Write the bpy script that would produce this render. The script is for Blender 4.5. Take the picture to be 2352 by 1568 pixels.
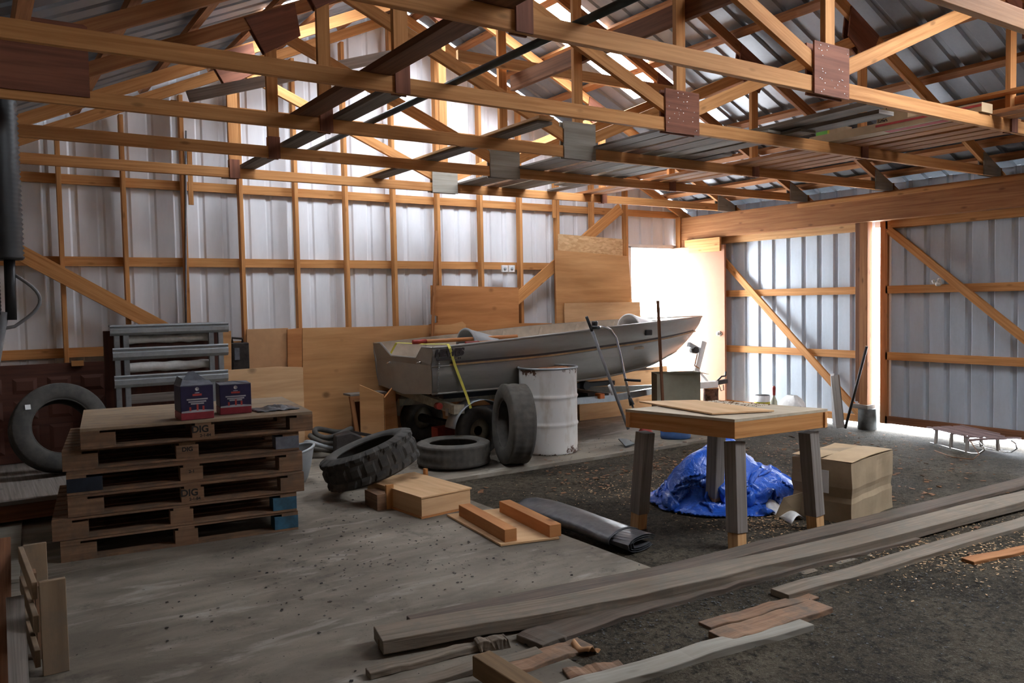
import bpy, bmesh, math, random
from mathutils import Vector, Matrix, Quaternion, noise
random.seed(7)
for o in list(bpy.data.objects): bpy.data.objects.remove(o)
SC=bpy.context.scene; COL=SC.collection
PI=math.pi
# ------------------------------------------------------------------ camera
YAW,PIT,ROL,FPX,EYE=.5879,-.0482,-.0189,1870.4,1.55
_f=Vector((math.sin(YAW)*math.cos(PIT),math.cos(YAW)*math.cos(PIT),math.sin(PIT)))
_r=_f.cross(Vector((0,0,1))).normalized(); _u=_r.cross(_f)
_c,_s=math.cos(ROL),math.sin(ROL)
CR=_c*_r+_s*_u; CU=-_s*_r+_c*_u
cd=bpy.data.cameras.new('camera'); cam=bpy.data.objects.new('camera',cd); COL.objects.link(cam)
M=Matrix((CR,CU,-_f)).transposed().to_4x4(); M.translation=Vector((0,0,EYE)); cam.matrix_world=M
cd.sensor_width=36; cd.lens=36*FPX/2352; cd.clip_start=.05; cd.clip_end=200
SC.camera=cam
def at(x,y,ax,v):
    "point of the place where the sight line of photo pixel x,y meets the plane ax=v"
    d=_f+CR*((x-1176)/FPX)-CU*((y-784)/FPX); i='XYZ'.index(ax); o=Vector((0,0,EYE))
    return o+d*((v-o[i])/d[i])
# ------------------------------------------------------------------ view, world, daylight
SC.view_settings.view_transform='Standard'; SC.view_settings.look='None'; SC.view_settings.gamma=1
SC.view_settings.use_curve_mapping=False; SC.view_settings.exposure=1.38
W=bpy.data.worlds.new('overcast_sky'); SC.world=W; W.use_nodes=True
bg=W.node_tree.nodes['Background']; bg.inputs[0].default_value=(.88,.94,1,1); bg.inputs[1].default_value=17.0
def portal(name,loc,rot,sx,sy):
    l=bpy.data.lights.new(name,'AREA'); l.shape='RECTANGLE'; l.size=sx; l.size_y=sy; l.cycles.is_portal=True
    o=bpy.data.objects.new(name,l); COL.objects.link(o); o.location=loc; o.rotation_euler=rot; return o
SL=math.atan(.46)
RZ=4.98; XC=4.25                       # ridge height and line
def roofz(x): return RZ-.46*abs(x-XC)
D=8.64; XR=8.82; XL=-.35; YF=-3.0      # back wall, right wall, left wall, front wall
SKY=[('R',4.42,6.60,6.52,7.22),('L',2.15,3.1,6.8,7.35),('R',4.7,7.7,.6,1.6)]
portal('doorway_light',(8.17,D+.12,1.15),(-PI/2,0,0),.86,2.3)
for s,x0,x1,y0,y1 in SKY:
    xm=(x0+x1)/2; portal('skylight_light',(xm,(y0+y1)/2,roofz(xm)+.06),(0,SL if s=='R' else -SL,0),(x1-x0)/math.cos(SL),y1-y0)
# ------------------------------------------------------------------ materials
def mat(name):
    m=bpy.data.materials.new(name); m.use_nodes=True; n=m.node_tree.nodes; return m,n,m.node_tree.links,n['Principled BSDF']
def ramp(n,stops,interp='LINEAR'):
    r=n.new('ShaderNodeValToRGB'); e=r.color_ramp; e.interpolation=interp
    while len(e.elements)<len(stops): e.elements.new(.5)
    for el,(p,c) in zip(e.elements,stops):
        el.position=p; el.color=(c,c,c,1) if not isinstance(c,tuple) else (*c,1)
    return r
def coords(n,l,kind,scale,loc=(0,0,0)):
    t=n.new('ShaderNodeTexCoord'); mp=n.new('ShaderNodeMapping'); mp.inputs['Scale'].default_value=scale; mp.inputs['Location'].default_value=loc
    l.new(t.outputs[kind],mp.inputs[0]); return mp.outputs[0]
def nz(n,l,vec,scale,detail=3,rough=.55,dist=0):
    t=n.new('ShaderNodeTexNoise'); t.inputs['Scale'].default_value=scale; t.inputs['Detail'].default_value=detail
    t.inputs['Roughness'].default_value=rough; t.inputs['Distortion'].default_value=dist
    l.new(vec,t.inputs['Vector']); return t.outputs['Fac']
def mix(n,l,a,b,fac,mode='MIX'):
    m=n.new('ShaderNodeMix'); m.data_type='RGBA'; m.blend_type=mode
    for s,v in ((6,a),(7,b)):
        if isinstance(v,tuple): m.inputs[s].default_value=(*v,1)
        else: l.new(v,m.inputs[s])
    if isinstance(fac,(int,float)): m.inputs[0].default_value=fac
    else: l.new(fac,m.inputs[0])
    return m.outputs[2]
def bump(n,l,b,h,strength,dist=.01):
    k=n.new('ShaderNodeBump'); k.inputs['Strength'].default_value=strength; k.inputs['Distance'].default_value=dist
    l.new(h,k.inputs['Height']); l.new(k.outputs[0],b.inputs['Normal'])
def wood(name,c1,c2,grain=38,rough=.75,knot=.55,dirt=None,bs=.25,streak=1.2,ks=(3.2,9,1),kr=.1):
    m,n,l,b=mat(name)
    g=nz(n,l,coords(n,l,'UV',(streak,grain,1)),1,5,.65,.4); g2=nz(n,l,coords(n,l,'UV',(.8,5,1),(3,1,0)),1,3)
    col=mix(n,l,c1,c2,ramp_of(n,l,g,[(.38,0.),(.68,1.)]))
    col=mix(n,l,col,tuple(x*.62 for x in c2),ramp_of(n,l,g2,[(.5,0.),(.85,.55)]))
    if knot:
        v=n.new('ShaderNodeTexVoronoi'); v.inputs['Scale'].default_value=1; l.new(coords(n,l,'UV',ks,(.3,.7,0)),v.inputs['Vector'])
        col=mix(n,l,col,tuple(x*.3 for x in c2),ramp_of(n,l,v.outputs['Distance'],[(kr*.6,knot),(kr*1.5,0.)]))
    if dirt:
        d=nz(n,l,coords(n,l,'Object',(1,1,1)),7,6,.7); col=mix(n,l,col,dirt,ramp_of(n,l,d,[(.45,0.),(.7,.85)]))
    l.new(col,b.inputs['Base Color']); b.inputs['Roughness'].default_value=rough; b.inputs['Specular IOR Level'].default_value=.25
    bump(n,l,b,g,bs,.004); return m
def ramp_of(n,l,src,stops):
    r=ramp(n,stops); l.new(src,r.inputs[0]); return r.outputs[0]
def plain(name,c,rough=.6,metal=0.,var=.25,scale=9,spec=.4,bs=0,c2=None,kind='Object'):
    m,n,l,b=mat(name)
    v=coords(n,l,kind,(1,1,1)); f=nz(n,l,v,scale,5,.6)
    col=mix(n,l,c,c2 if c2 else tuple(x*(1-var*1.6) for x in c),ramp_of(n,l,f,[(.35,0.),(.72,1.)]))
    l.new(col,b.inputs['Base Color']); b.inputs['Roughness'].default_value=rough; b.inputs['Metallic'].default_value=metal
    b.inputs['Specular IOR Level'].default_value=spec
    if bs: bump(n,l,b,f,bs,.006)
    return m
MT={}
MT['pine']=wood('pine_lumber',(.60,.29,.105),(.40,.165,.05))
MT['pine_old_and_shade']=wood('aged_and_shade_pine',(.42,.19,.075),(.26,.10,.038))  # aged lumber; also the shade tone of two trusses' top chords
MT['pine_dark']=wood('dark_pine',(.22,.095,.045),(.12,.048,.022))
MT['pine_pale']=wood('fresh_pine',(.66,.40,.19),(.48,.25,.10))
MT['grey_wood']=wood('weathered_grey_wood',(.27,.235,.205),(.15,.125,.105),grain=55,bs=.5,knot=.4)
MT['grey_ply']=wood('grey_plywood',(.35,.32,.27),(.24,.215,.175),grain=26,knot=.3)
MT['red_ply']=wood('reddish_plywood',(.27,.105,.06),(.16,.058,.035),grain=26,knot=.3)
MT['ply']=wood('tan_plywood',(.62,.34,.15),(.47,.235,.09),grain=9,knot=.75,streak=.9,bs=.1,ks=(3.4,4.4,1),kr=.13)
MT['ply_orange']=wood('orange_plywood',(.52,.235,.085),(.37,.145,.05),grain=9,knot=.8,streak=.9,bs=.1,ks=(3.4,4.4,1),kr=.13)
MT['ply_pale']=wood('pale_plywood',(.68,.44,.24),(.52,.31,.15),grain=9,knot=.6,streak=.9,bs=.1,ks=(3.4,4.4,1),kr=.13)
MT['dusty_ply']=wood('dusty_table_plywood',(.54,.45,.33),(.42,.34,.24),grain=9,knot=.4)
MT['hardboard']=plain('tan_hardboard',(.55,.31,.15),.8,0,.1)
MT['old_plank']=wood('dusty_old_plank',(.27,.215,.16),(.15,.112,.08),grain=45,bs=.9,knot=.3,dirt=(.17,.15,.12))
MT['old_split']=wood('split_brown_plank',(.36,.215,.13),(.19,.10,.06),grain=45,bs=.9,knot=.3,dirt=(.12,.10,.08))
MT['dark_plank']=wood('dark_brown_plank',(.17,.125,.095),(.085,.062,.047),grain=45,bs=.9,knot=.3,dirt=(.10,.088,.07))  # darker brown variant that tells neighbouring planks apart
MT['pallet']=wood('pallet_wood',(.27,.155,.088),(.16,.085,.046),grain=30,dirt=(.10,.075,.055))
MT['pallet_top']=wood('dusty_pallet_deck',(.33,.235,.15),(.23,.155,.095),grain=14,knot=.3,dirt=(.19,.15,.11))
MT['blue_paint']=plain('worn_blue_paint',(.035,.12,.19),.7,0,.5,14,c2=(.02,.05,.07))
MT['navy_paint']=plain('dark_navy_paint',(.012,.018,.032),.7,0,.4,14)
MT['greyblue']=plain('pale_grey_blue_paint',(.16,.17,.20),.7,0,.3,14)
MT['ptwood']=wood('treated_brown_wood',(.24,.15,.075),(.15,.09,.045),grain=30)
def galv(name,c,rough,metal,streak=6,axis=(1,1,1),spec=.5,spot=.35):
    m,n,l,b=mat(name)
    f=nz(n,l,coords(n,l,'Object',axis),streak,6,.7); v=n.new('ShaderNodeTexVoronoi'); v.inputs['Scale'].default_value=45
    l.new(coords(n,l,'Object',(1,1,1)),v.inputs['Vector'])
    col=mix(n,l,c,tuple(x*.72 for x in c),ramp_of(n,l,f,[(.35,0.),(.75,1.)]))
    col=mix(n,l,col,tuple(x*1.18 for x in c),mul(n,l,v.outputs['Color'],spot))
    l.new(col,b.inputs['Base Color']); b.inputs['Metallic'].default_value=metal; b.inputs['Roughness'].default_value=rough
    b.inputs['Specular IOR Level'].default_value=spec; return m
def mul(n,l,src,k):
    mm=n.new('ShaderNodeMath'); mm.operation='MULTIPLY'; l.new(src,mm.inputs[0]); mm.inputs[1].default_value=k; return mm.outputs[0]
MT['wall_white']=galv('white_painted_sheet',(.80,.81,.84),.45,0.,1.3,(1,1,.25),spot=.02)
MT['wall_galv']=galv('galvanised_sheet',(.54,.61,.69),.42,.2,2.5,(1,1,.2),spot=.12)
MT['roof_galv']=galv('dull_galvanised_roof_sheet',(.30,.32,.35),.42,.45,2,(.3,1,1),spot=.2)
MT['steel']=galv('galvanised_steel',(.36,.385,.40),.42,.6,14)
MT['alu']=galv('dusty_brushed_aluminium',(.29,.275,.25),.42,.55,3,(.25,1,2),spot=.05)
MT['alu_in']=plain('tan_boat_interior',(.50,.42,.33),.6,0,.15)
MT['chrome']=plain('worn_chrome',(.75,.74,.72),.25,.9,.15)
MT['white_metal']=plain('white_painted_steel',(.75,.74,.74),.45,0,.1)
MT['black_plastic']=plain('black_plastic',(.018,.018,.02),.45,0,.2)
MT['dark_metal']=plain('dark_rusty_steel',(.05,.04,.035),.6,.3,.4,20)
MT['rubber']=plain('dusty_tyre_rubber',(.050,.047,.043),.85,0,.3,12,.25,.3,c2=(.085,.078,.068))
MT['rubber_dusty']=plain('very_dusty_tyre_rubber',(.085,.078,.07),.9,0,.3,12,.2,.3,c2=(.13,.118,.10))
MT['white']=plain('white_plastic_wrap',(.78,.77,.74),.45,0,.12,30,.5,.4)
MT['paper']=plain('white_paper',(.75,.75,.73),.7,0,.05)
MT['cardboard']=plain('brown_cardboard',(.48,.34,.20),.8,0,.12,6,.2)
MT['cardboard_d']=plain('dull_cardboard',(.36,.265,.165),.85,0,.15,6,.2)
MT['card_grey']=plain('greenish_grey_carton',(.34,.33,.25),.8,0,.1)
MT['door_peach']=plain('peach_painted_door',(.40,.18,.10),.5,0,.04)
MT['door_brown']=wood('stained_panel_door',(.105,.040,.026),(.065,.025,.017),grain=20,knot=0,rough=.5)
MT['red']=plain('red_painted_metal',(.33,.03,.018),.45,0,.3)
MT['yellow_strap']=plain('yellow_webbing',(.72,.66,.12),.7,0,.1)
MT['stripe_dark']=plain('dark_brown_stripe',(.035,.022,.02),.5)
MT['stripe_tan']=plain('tan_stripe',(.44,.27,.12),.5)
MT['seat_grey']=plain('grey_plastic_seat',(.33,.35,.36),.5,0,.1)
MT['cream']=plain('cream_trailer_paint',(.50,.44,.33),.6,0,.35,10)
MT['varnish']=wood('varnished_oar_wood',(.55,.24,.09),(.38,.15,.05),knot=0,rough=.35)
MT['conc']=plain('pier_concrete',(.13,.13,.125),.9,0,.3,12,.2,.4)
MT['log']=plain('log_bark',(.15,.075,.05),.9,0,.6,16,.2,.8)
MT['pvc']=plain('dark_green_grey_pipe',(.06,.075,.072),.4)
MT['cable']=plain('grey_cable',(.24,.24,.25),.5)
MT['orange_light']=plain('amber_marker',(.8,.2,.03),.3)
MT['green']=plain('green_label',(.16,.48,.06),.6,0,.05)
MT['ink']=plain('dark_ink',(.02,.018,.016),.8)
MT['redink']=plain('red_ink',(.50,.06,.05),.7)
MT['navy_box']=plain('navy_printed_card',(.022,.016,.06),.5,0,.2)
MT['red_box']=plain('red_printed_card',(.28,.025,.035),.5,0,.2)
MT['white_print']=plain('pale_print',(.45,.43,.45),.6)
MT['yellow']=plain('yellow_label',(.62,.55,.05),.6)
MT['blue']=plain('blue_print',(.05,.13,.33),.5)
MT['leaf']=plain('dry_leaf',(.25,.12,.055),.8,0,.3)
MT['purple_wood']=wood('faded_purple_brown_slats',(.30,.21,.20),(.20,.13,.125),knot=0)
MT['rust']=plain('rusty_orange_lid',(.33,.13,.05),.8,0,.5,14)
def m_drum():
    m,n,l,b=mat('chipped_white_drum_paint')
    f=nz(n,l,coords(n,l,'Object',(1,1,1)),5,8,.75)
    z=n.new('ShaderNodeTexCoord'); s=n.new('ShaderNodeSeparateXYZ'); l.new(z.outputs['Object'],s.inputs[0])
    dirt=nz(n,l,coords(n,l,'Object',(2,2,.7)),4,5,.6)
    col=mix(n,l,(.72,.70,.66),(.42,.33,.22),ramp_of(n,l,dirt,[(.52,0.),(.78,.7)]))
    rz=ramp(n,[(0.,1.),(.12,.45),(.2,.28),(.8,.18),(.92,.55),(1.,.85)]); mz=n.new('ShaderNodeMath'); mz.operation='DIVIDE'; l.new(s.outputs[2],mz.inputs[0]); mz.inputs[1].default_value=.88
    l.new(mz.outputs[0],rz.inputs[0]); add=n.new('ShaderNodeMath'); add.operation='ADD'; l.new(mul(n,l,rz.outputs[0],.27),add.inputs[0]); l.new(f,add.inputs[1])
    col=mix(n,l,col,(.10,.045,.025),ramp_of(n,l,add.outputs[0],[(.735,0.),(.76,1.)]))
    l.new(col,b.inputs['Base Color']); b.inputs['Roughness'].default_value=.5; return m
MT['drum']=m_drum()
def m_osb():
    m,n,l,b=mat('oriented_strand_board'); v=n.new('ShaderNodeTexVoronoi'); v.inputs['Scale'].default_value=1
    l.new(coords(n,l,'UV',(18,45,1)),v.inputs['Vector'])
    col=mix(n,l,(.72,.48,.26),(.46,.25,.10),v.outputs['Color']); l.new(col,b.inputs['Base Color']); b.inputs['Roughness'].default_value=.7; return m
MT['osb']=m_osb()
def m_tarp():
    m,n,l,b=mat('glossy_blue_tarp'); f=nz(n,l,coords(n,l,'Object',(1,1,1)),9,4)
    col=mix(n,l,(.025,.13,.62),(.014,.07,.38),f); l.new(col,b.inputs['Base Color']); b.inputs['Roughness'].default_value=.3
    f2=nz(n,l,coords(n,l,'Object',(1,1,1)),16,3,.6,1.); bump(n,l,b,f2,1.,.012); return m
MT['tarp']=m_tarp()
def m_poly():
    m,n,l,b=mat('black_plastic_film'); b.inputs['Roughness'].default_value=.33
    f=nz(n,l,coords(n,l,'Object',(1,1,1)),9,4,.6,.6); bump(n,l,b,f,.35,.01)
    d=nz(n,l,coords(n,l,'Object',(1,1,1)),14,5); l.new(mix(n,l,(.045,.045,.05),(.13,.13,.135),ramp_of(n,l,d,[(.4,0.),(.8,.8)])),b.inputs['Base Color']); return m
MT['film']=m_poly()
def m_concrete():
    m,n,l,b=mat('stained_concrete')
    f=nz(n,l,coords(n,l,'Object',(.7,1.6,1)),1.6,7,.62,.3); g=nz(n,l,coords(n,l,'Object',(1,1,1)),22,6,.7)
    col=mix(n,l,(.265,.225,.175),(.135,.112,.086),ramp_of(n,l,f,[(.38,0.),(.62,1.)]))
    w=nz(n,l,coords(n,l,'Object',(.9,3.2,1),(2.3,.6,0)),1.9,5,.6,.6); col=mix(n,l,col,(.42,.385,.33),ramp_of(n,l,w,[(.56,0.),(.74,.8)]))
    d=nz(n,l,coords(n,l,'Object',(1,1,1)),3.2,8,.8); col=mix(n,l,col,(.05,.042,.034),ramp_of(n,l,d,[(.56,0.),(.70,.75)]))
    s=nz(n,l,coords(n,l,'Object',(1,1,1)),60,4,.8); col=mix(n,l,col,(.045,.036,.03),ramp_of(n,l,s,[(.62,0.),(.70,.8)]))
    t=n.new('ShaderNodeTexCoord')
    for (px_,py_),r_ in zip(((700,1352),(728,1372),(757,1398),(790,1420),(822,1447),(842,1462),(955,1345),(985,1400)),(.05,.05,.04,.07,.06,.04,.05,.05)):
        p=at(px_,py_,'Z',0); v=n.new('ShaderNodeVectorMath'); v.operation='DISTANCE'; v.inputs[1].default_value=p-Vector(((XL+XR+.05)/2,(YF+D+.02)/2,0)); l.new(t.outputs['Object'],v.inputs[0])
        ad=n.new('ShaderNodeMath'); ad.operation='ADD'; l.new(v.outputs['Value'],ad.inputs[0]); l.new(mul(n,l,g,.06),ad.inputs[1])
        col=mix(n,l,col,(.62,.60,.56),ramp_of(n,l,ad.outputs[0],[(.03+r_*.5,.75),(.03+r_*1.3,0.)]))
    l.new(col,b.inputs['Base Color']); b.inputs['Roughness'].default_value=.82; b.inputs['Specular IOR Level'].default_value=.3
    bump(n,l,b,g,.35,.006); return m
MT['concrete']=m_concrete()
def m_dirt():
    m,n,l,b=mat('dark_gravelly_dirt')
    f=nz(n,l,coords(n,l,'Object',(1,1,1)),1.1,6,.65); g=nz(n,l,coords(n,l,'Object',(1,1,1)),75,4,.8); h=nz(n,l,coords(n,l,'Object',(1,1,1)),24,6,.8)
    col=mix(n,l,(.170,.135,.090),(.055,.042,.028),ramp_of(n,l,f,[(.38,0.),(.64,1.)]))
    col=mix(n,l,col,(.27,.24,.18),ramp_of(n,l,g,[(.53,0.),(.66,.75)])); col=mix(n,l,col,(.022,.018,.014),ramp_of(n,l,h,[(.47,0.),(.62,.9)]))
    p=n.new('ShaderNodeVectorMath'); p.operation='DISTANCE'; t=n.new('ShaderNodeTexCoord'); l.new(t.outputs['Object'],p.inputs[0]); p.inputs[1].default_value=(3.33,2.22,.0)
    hn=n.new('ShaderNodeMath'); hn.operation='MULTIPLY'; l.new(ramp_of(n,l,p.outputs['Value'],[(.0,.75),(.30,0.)]),hn.inputs[0]); l.new(g,hn.inputs[1])
    col=mix(n,l,col,(.75,.78,.82),hn.outputs[0])
    l.new(col,b.inputs['Base Color']); b.inputs['Roughness'].default_value=.9; b.inputs['Specular IOR Level'].default_value=.2
    ad=n.new('ShaderNodeMath'); ad.operation='ADD'; l.new(g,ad.inputs[0]); l.new(h,ad.inputs[1]); bump(n,l,b,ad.outputs[0],1.,.035); return m
MT['dirt']=m_dirt()
def m_panel():
    m,n,l,b=mat('translucent_skylight_panel'); out=n['Material Output']; n.remove(b)
    a=n.new('ShaderNodeBsdfTranslucent'); a.inputs[0].default_value=(.90,.92,.96,1); t=n.new('ShaderNodeBsdfTransparent'); t.inputs[0].default_value=(.90,.92,.96,1)
    x=n.new('ShaderNodeMixShader'); x.inputs[0].default_value=.6; l.new(a.outputs[0],x.inputs[1]); l.new(t.outputs[0],x.inputs[2]); l.new(x.outputs[0],out.inputs[0]); return m
MT['skylight']=m_panel()
MT['out_ground']=plain('pale_outdoor_concrete',(.85,.85,.84),.9,0,.1,2)
# ------------------------------------------------------------------ mesh builder
class MB:
    def __init__(s): s.bm=bmesh.new(); s.uv=s.bm.loops.layers.uv.new('UVMap')
    def face(s,vs,uvs=None):
        try: f=s.bm.faces.new(vs)
        except ValueError: return None
        if uvs:
            for lp,u in zip(f.loops,uvs): lp[s.uv].uv=u
        return f
    def strip(s,pts,w,t,wd,off=None,jit=0):
        "board following the centre line pts, w wide along wd, t thick"
        off=off or (random.random()*40,random.random()*40)
        pts=[Vector(p) for p in pts]; L=0; rings=[]
        for i,p in enumerate(pts):
            a=pts[max(0,i-1)]; b=pts[min(len(pts)-1,i+1)]; d=(b-a).normalized()
            W_=Vector(wd)-d*Vector(wd).dot(d); W_.normalize(); T=d.cross(W_)
            if i: L+=(p-pts[i-1]).length
            j=[(random.uniform(-jit,jit),random.uniform(-jit,jit)) for _ in range(4)]
            rings.append((L,[s.bm.verts.new(p+W_*(x*w/2+j[k][0])+T*(y*t/2+j[k][1])) for k,(x,y) in enumerate(((-1,-1),(1,-1),(1,1),(-1,1)))]))
        vv=[0,w,w+t,2*w+t,2*w+2*t]
        for (l0,r0),(l1,r1) in zip(rings,rings[1:]):
            for k in range(4):
                a,b=k,(k+1)%4
                s.face([r0[a],r0[b],r1[b],r1[a]],[(l0+off[0],vv[k]+off[1]),(l0+off[0],vv[k+1]+off[1]),(l1+off[0],vv[k+1]+off[1]),(l1+off[0],vv[k]+off[1])])
        for r,fl in ((rings[0][1],1),(rings[-1][1],0)):
            q=list(r); q=q[::-1] if fl else q
            s.face(q,[(off[0],off[1]),(off[0]+.02,off[1]),(off[0]+.02,off[1]+t),(off[0],off[1]+t)])
        return s
    def board(s,p0,p1,w,t,wd,**k): return s.strip([p0,p1],w,t,wd,**k)
    def box(s,x0,x1,y0,y1,z0,z1,grain=None,M=None):
        dx,dy,dz=x1-x0,y1-y0,z1-z0; c=Vector(((x0+x1)/2,(y0+y1)/2,(z0+z1)/2))
        g=grain or ('X' if dx>=dy and dx>=dz else 'Y' if dy>=dz else 'Z')
        n0=len(s.bm.verts)
        if g=='X': s.board(c-Vector((dx/2,0,0)),c+Vector((dx/2,0,0)),dy,dz,(0,1,0))
        elif g=='Y': s.board(c-Vector((0,dy/2,0)),c+Vector((0,dy/2,0)),dx,dz,(1,0,0))
        else: s.board(c-Vector((0,0,dz/2)),c+Vector((0,0,dz/2)),dx,dy,(1,0,0))
        if M:
            s.bm.verts.ensure_lookup_table()
            for v in s.bm.verts[n0:]: v.co=M@v.co
        return s
    def prism(s,poly,vec,uvk=1):
        "solid from a 3-D polygon pushed along vec"
        a=[s.bm.verts.new(Vector(p)) for p in poly]; v=Vector(vec); b=[s.bm.verts.new(Vector(p)+v) for p in poly]
        e=(Vector(poly[1])-Vector(poly[0])).normalized(); nn=v.normalized(); f=nn.cross(e); o=(random.random()*30,random.random()*30)
        uv=[(Vector(p).dot(e)+o[0],Vector(p).dot(f)+o[1]) for p in poly]; n=len(poly)
        s.face(a[::-1],uv[::-1]); s.face(b,uv)
        for i in range(n):
            j=(i+1)%n; s.face([a[i],a[j],b[j],b[i]],[uv[i],uv[j],uv[j],uv[i]])
        return s
    def tube(s,pts,r,seg=10,caps=True,closed=False):
        pts=[Vector(p) for p in pts]; n=len(pts); rr=r if isinstance(r,(list,tuple)) else [r]*n; rings=[]; ref=None
        for i,p in enumerate(pts):
            a=pts[i-1] if (i or closed) else pts[0]; b=pts[(i+1)%n] if (i<n-1 or closed) else pts[-1]; d=(b-a).normalized()
            if ref is None: ref=Vector((0,0,1)) if abs(d.z)<.9 else Vector((1,0,0))
            U=(ref-d*ref.dot(d)).normalized(); ref=U; V_=d.cross(U)
            rings.append([s.bm.verts.new(p+(U*math.cos(t)+V_*math.sin(t))*rr[i]) for t in [2*PI*k/seg for k in range(seg)]])
        for i in range(n if closed else n-1):
            r0,r1=rings[i],rings[(i+1)%n]
            for k in range(seg):
                f=s.face([r0[k],r0[(k+1)%seg],r1[(k+1)%seg],r1[k]],[(i*.1,k*.02),(i*.1,k*.02+.02),(i*.1+.1,k*.02+.02),(i*.1+.1,k*.02)])
                if f: f.smooth=True
        if caps and not closed: s.face(rings[0][::-1]); s.face(rings[-1])
        return s
    def lathe(s,prof,M=None,seg=48,closed=False,smooth=True):
        M=M or Matrix(); rings=[[s.bm.verts.new(M@Vector((r*math.cos(t),r*math.sin(t),z))) for t in [2*PI*k/seg for k in range(seg)]] for r,z in prof]
        n=len(rings)
        for i in range(n if closed else n-1):
            r0,r1=rings[i],rings[(i+1)%n]
            for k in range(seg):
                f=s.face([r0[k],r0[(k+1)%seg],r1[(k+1)%seg],r1[k]]); 
                if f: f.smooth=smooth
        return s
    def grid(s,P,nu,nv,smooth=True,uvs=1.):
        vs=[[s.bm.verts.new(P(i/(nu-1),j/(nv-1))) for j in range(nv)] for i in range(nu)]
        for i in range(nu-1):
            for j in range(nv-1):
                f=s.face([vs[i][j],vs[i+1][j],vs[i+1][j+1],vs[i][j+1]],[(i/(nu-1)*uvs,j/(nv-1)*uvs),((i+1)/(nu-1)*uvs,j/(nv-1)*uvs),((i+1)/(nu-1)*uvs,(j+1)/(nv-1)*uvs),(i/(nu-1)*uvs,(j+1)/(nv-1)*uvs)])
                if f: f.smooth=smooth
        return s
    def ball(s,c,r,seg=12,sc=(1,1,1)):
        c=Vector(c)
        s.lathe([(max(1e-4,r*math.sin(PI*k/8)),-r*math.cos(PI*k/8)) for k in range(9)],Matrix.Translation(c)@Matrix.Diagonal((*sc,1)),seg); return s
    def build(s,name,m,parent=None,bevel=0,solid=0,origin=None):
        bmesh.ops.remove_doubles(s.bm,verts=s.bm.verts,dist=1e-5) if False else None
        bmesh.ops.recalc_face_normals(s.bm,faces=s.bm.faces)
        me=bpy.data.meshes.new(name); s.bm.to_mesh(me); s.bm.free()
        me.materials.append(MT[m] if isinstance(m,str) else m)
        o=bpy.data.objects.new(name,me); COL.objects.link(o)
        if parent is None or isinstance(parent,str):
            # origin at the middle of the foot
            if origin is None and len(me.vertices):
                xs=[v.co for v in me.vertices]; org=Vector(((min(v.x for v in xs)+max(v.x for v in xs))/2,(min(v.y for v in xs)+max(v.y for v in xs))/2,min(v.z for v in xs)))
                me.transform(Matrix.Translation(-org)); o.location=org
        else:
            o.parent=parent; 
            me.transform(wm(parent).inverted())
        if solid:
            k=o.modifiers.new('thick','SOLIDIFY'); k.thickness=solid; k.offset=0
        if bevel:
            k=o.modifiers.new('bevel','BEVEL'); k.width=bevel; k.segments=2; k.limit_method='ANGLE'; k.angle_limit=.6
        return o
def wm(o):
    m=o.matrix_basis.copy()
    while o.parent: o=o.parent; m=o.matrix_basis@m
    return m
def tag(o,label=None,cat=None,group=None,kind=None):
    if label: o['label']=label
    if cat: o['category']=cat
    if group: o['group']=group
    if kind: o['kind']=kind
    return o
def thing(name,label,cat,loc=(0,0,0),group=None):
    o=bpy.data.objects.new(name,None); COL.objects.link(o); o.location=loc; o.matrix_basis=Matrix.Translation(Vector(loc)); o.empty_display_size=.1
    return tag(o,label,cat,group)
def struct(o,label=None): return tag(o,label,None,None,'structure')
def B(): return MB()
def textmesh(name,body,size,M,m,parent,shear=0,ext=.0008,align='CENTER',bold=0):
    c=bpy.data.curves.new('lettering','FONT'); c.body=body; c.size=size; c.align_x=align; c.align_y='CENTER'; c.extrude=ext; c.shear=shear; c.offset=bold
    t=bpy.data.objects.new('lettering',c); COL.objects.link(t); dg=bpy.context.evaluated_depsgraph_get()
    me=bpy.data.meshes.new_from_object(t.evaluated_get(dg)); bpy.data.objects.remove(t)
    me.transform(M); me.materials.clear(); me.materials.append(MT[m]); o=bpy.data.objects.new(name,me); COL.objects.link(o)
    o.parent=parent; me.transform(wm(parent).inverted()); return o
def frame(o,x,y):   # matrix with local x,y axes, normal x cross y
    x=Vector(x).normalized(); z=x.cross(Vector(y)).normalized(); y=z.cross(x); M=Matrix((x,y,z)).transposed().to_4x4(); M.translation=Vector(o); return M
ORD=['first','second','third','fourth','fifth','sixth','seventh','eighth','ninth','tenth','eleventh','twelfth','thirteenth','fourteenth','fifteenth','sixteenth']
# ------------------------------------------------------------------ shell: sheets
P_=.229
def ribs(a0,a1,out):
    "profile points of ribbed sheet from a0 to a1; rib depth out"
    pts=[]; k=math.floor(a0/P_)
    while k*P_<a1:
        for u,d in ((0,0),(.140,0),(.158,1),(.196,1),(.214,0)):
            a=k*P_+u
            if a0<=a<=a1: pts.append((a,d*out))
        k+=1
    if pts[0][0]>a0+1e-4: pts.insert(0,(a0,0))
    if pts[-1][0]<a1-1e-4: pts.append((a1,0))
    return pts
def sheet_roof(mb,side,x0,x1,y0,y1):
    pr=ribs(y0,y1,.022)
    n=6; vs=[[mb.bm.verts.new((x0+(x1-x0)*i/n,y,roofz(x0+(x1-x0)*i/n)+d)) for y,d in pr] for i in range(n+1)]
    for i in range(n):
        for j in range(len(pr)-1): mb.face([vs[i][j],vs[i+1][j],vs[i+1][j+1],vs[i][j+1]])
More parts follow.
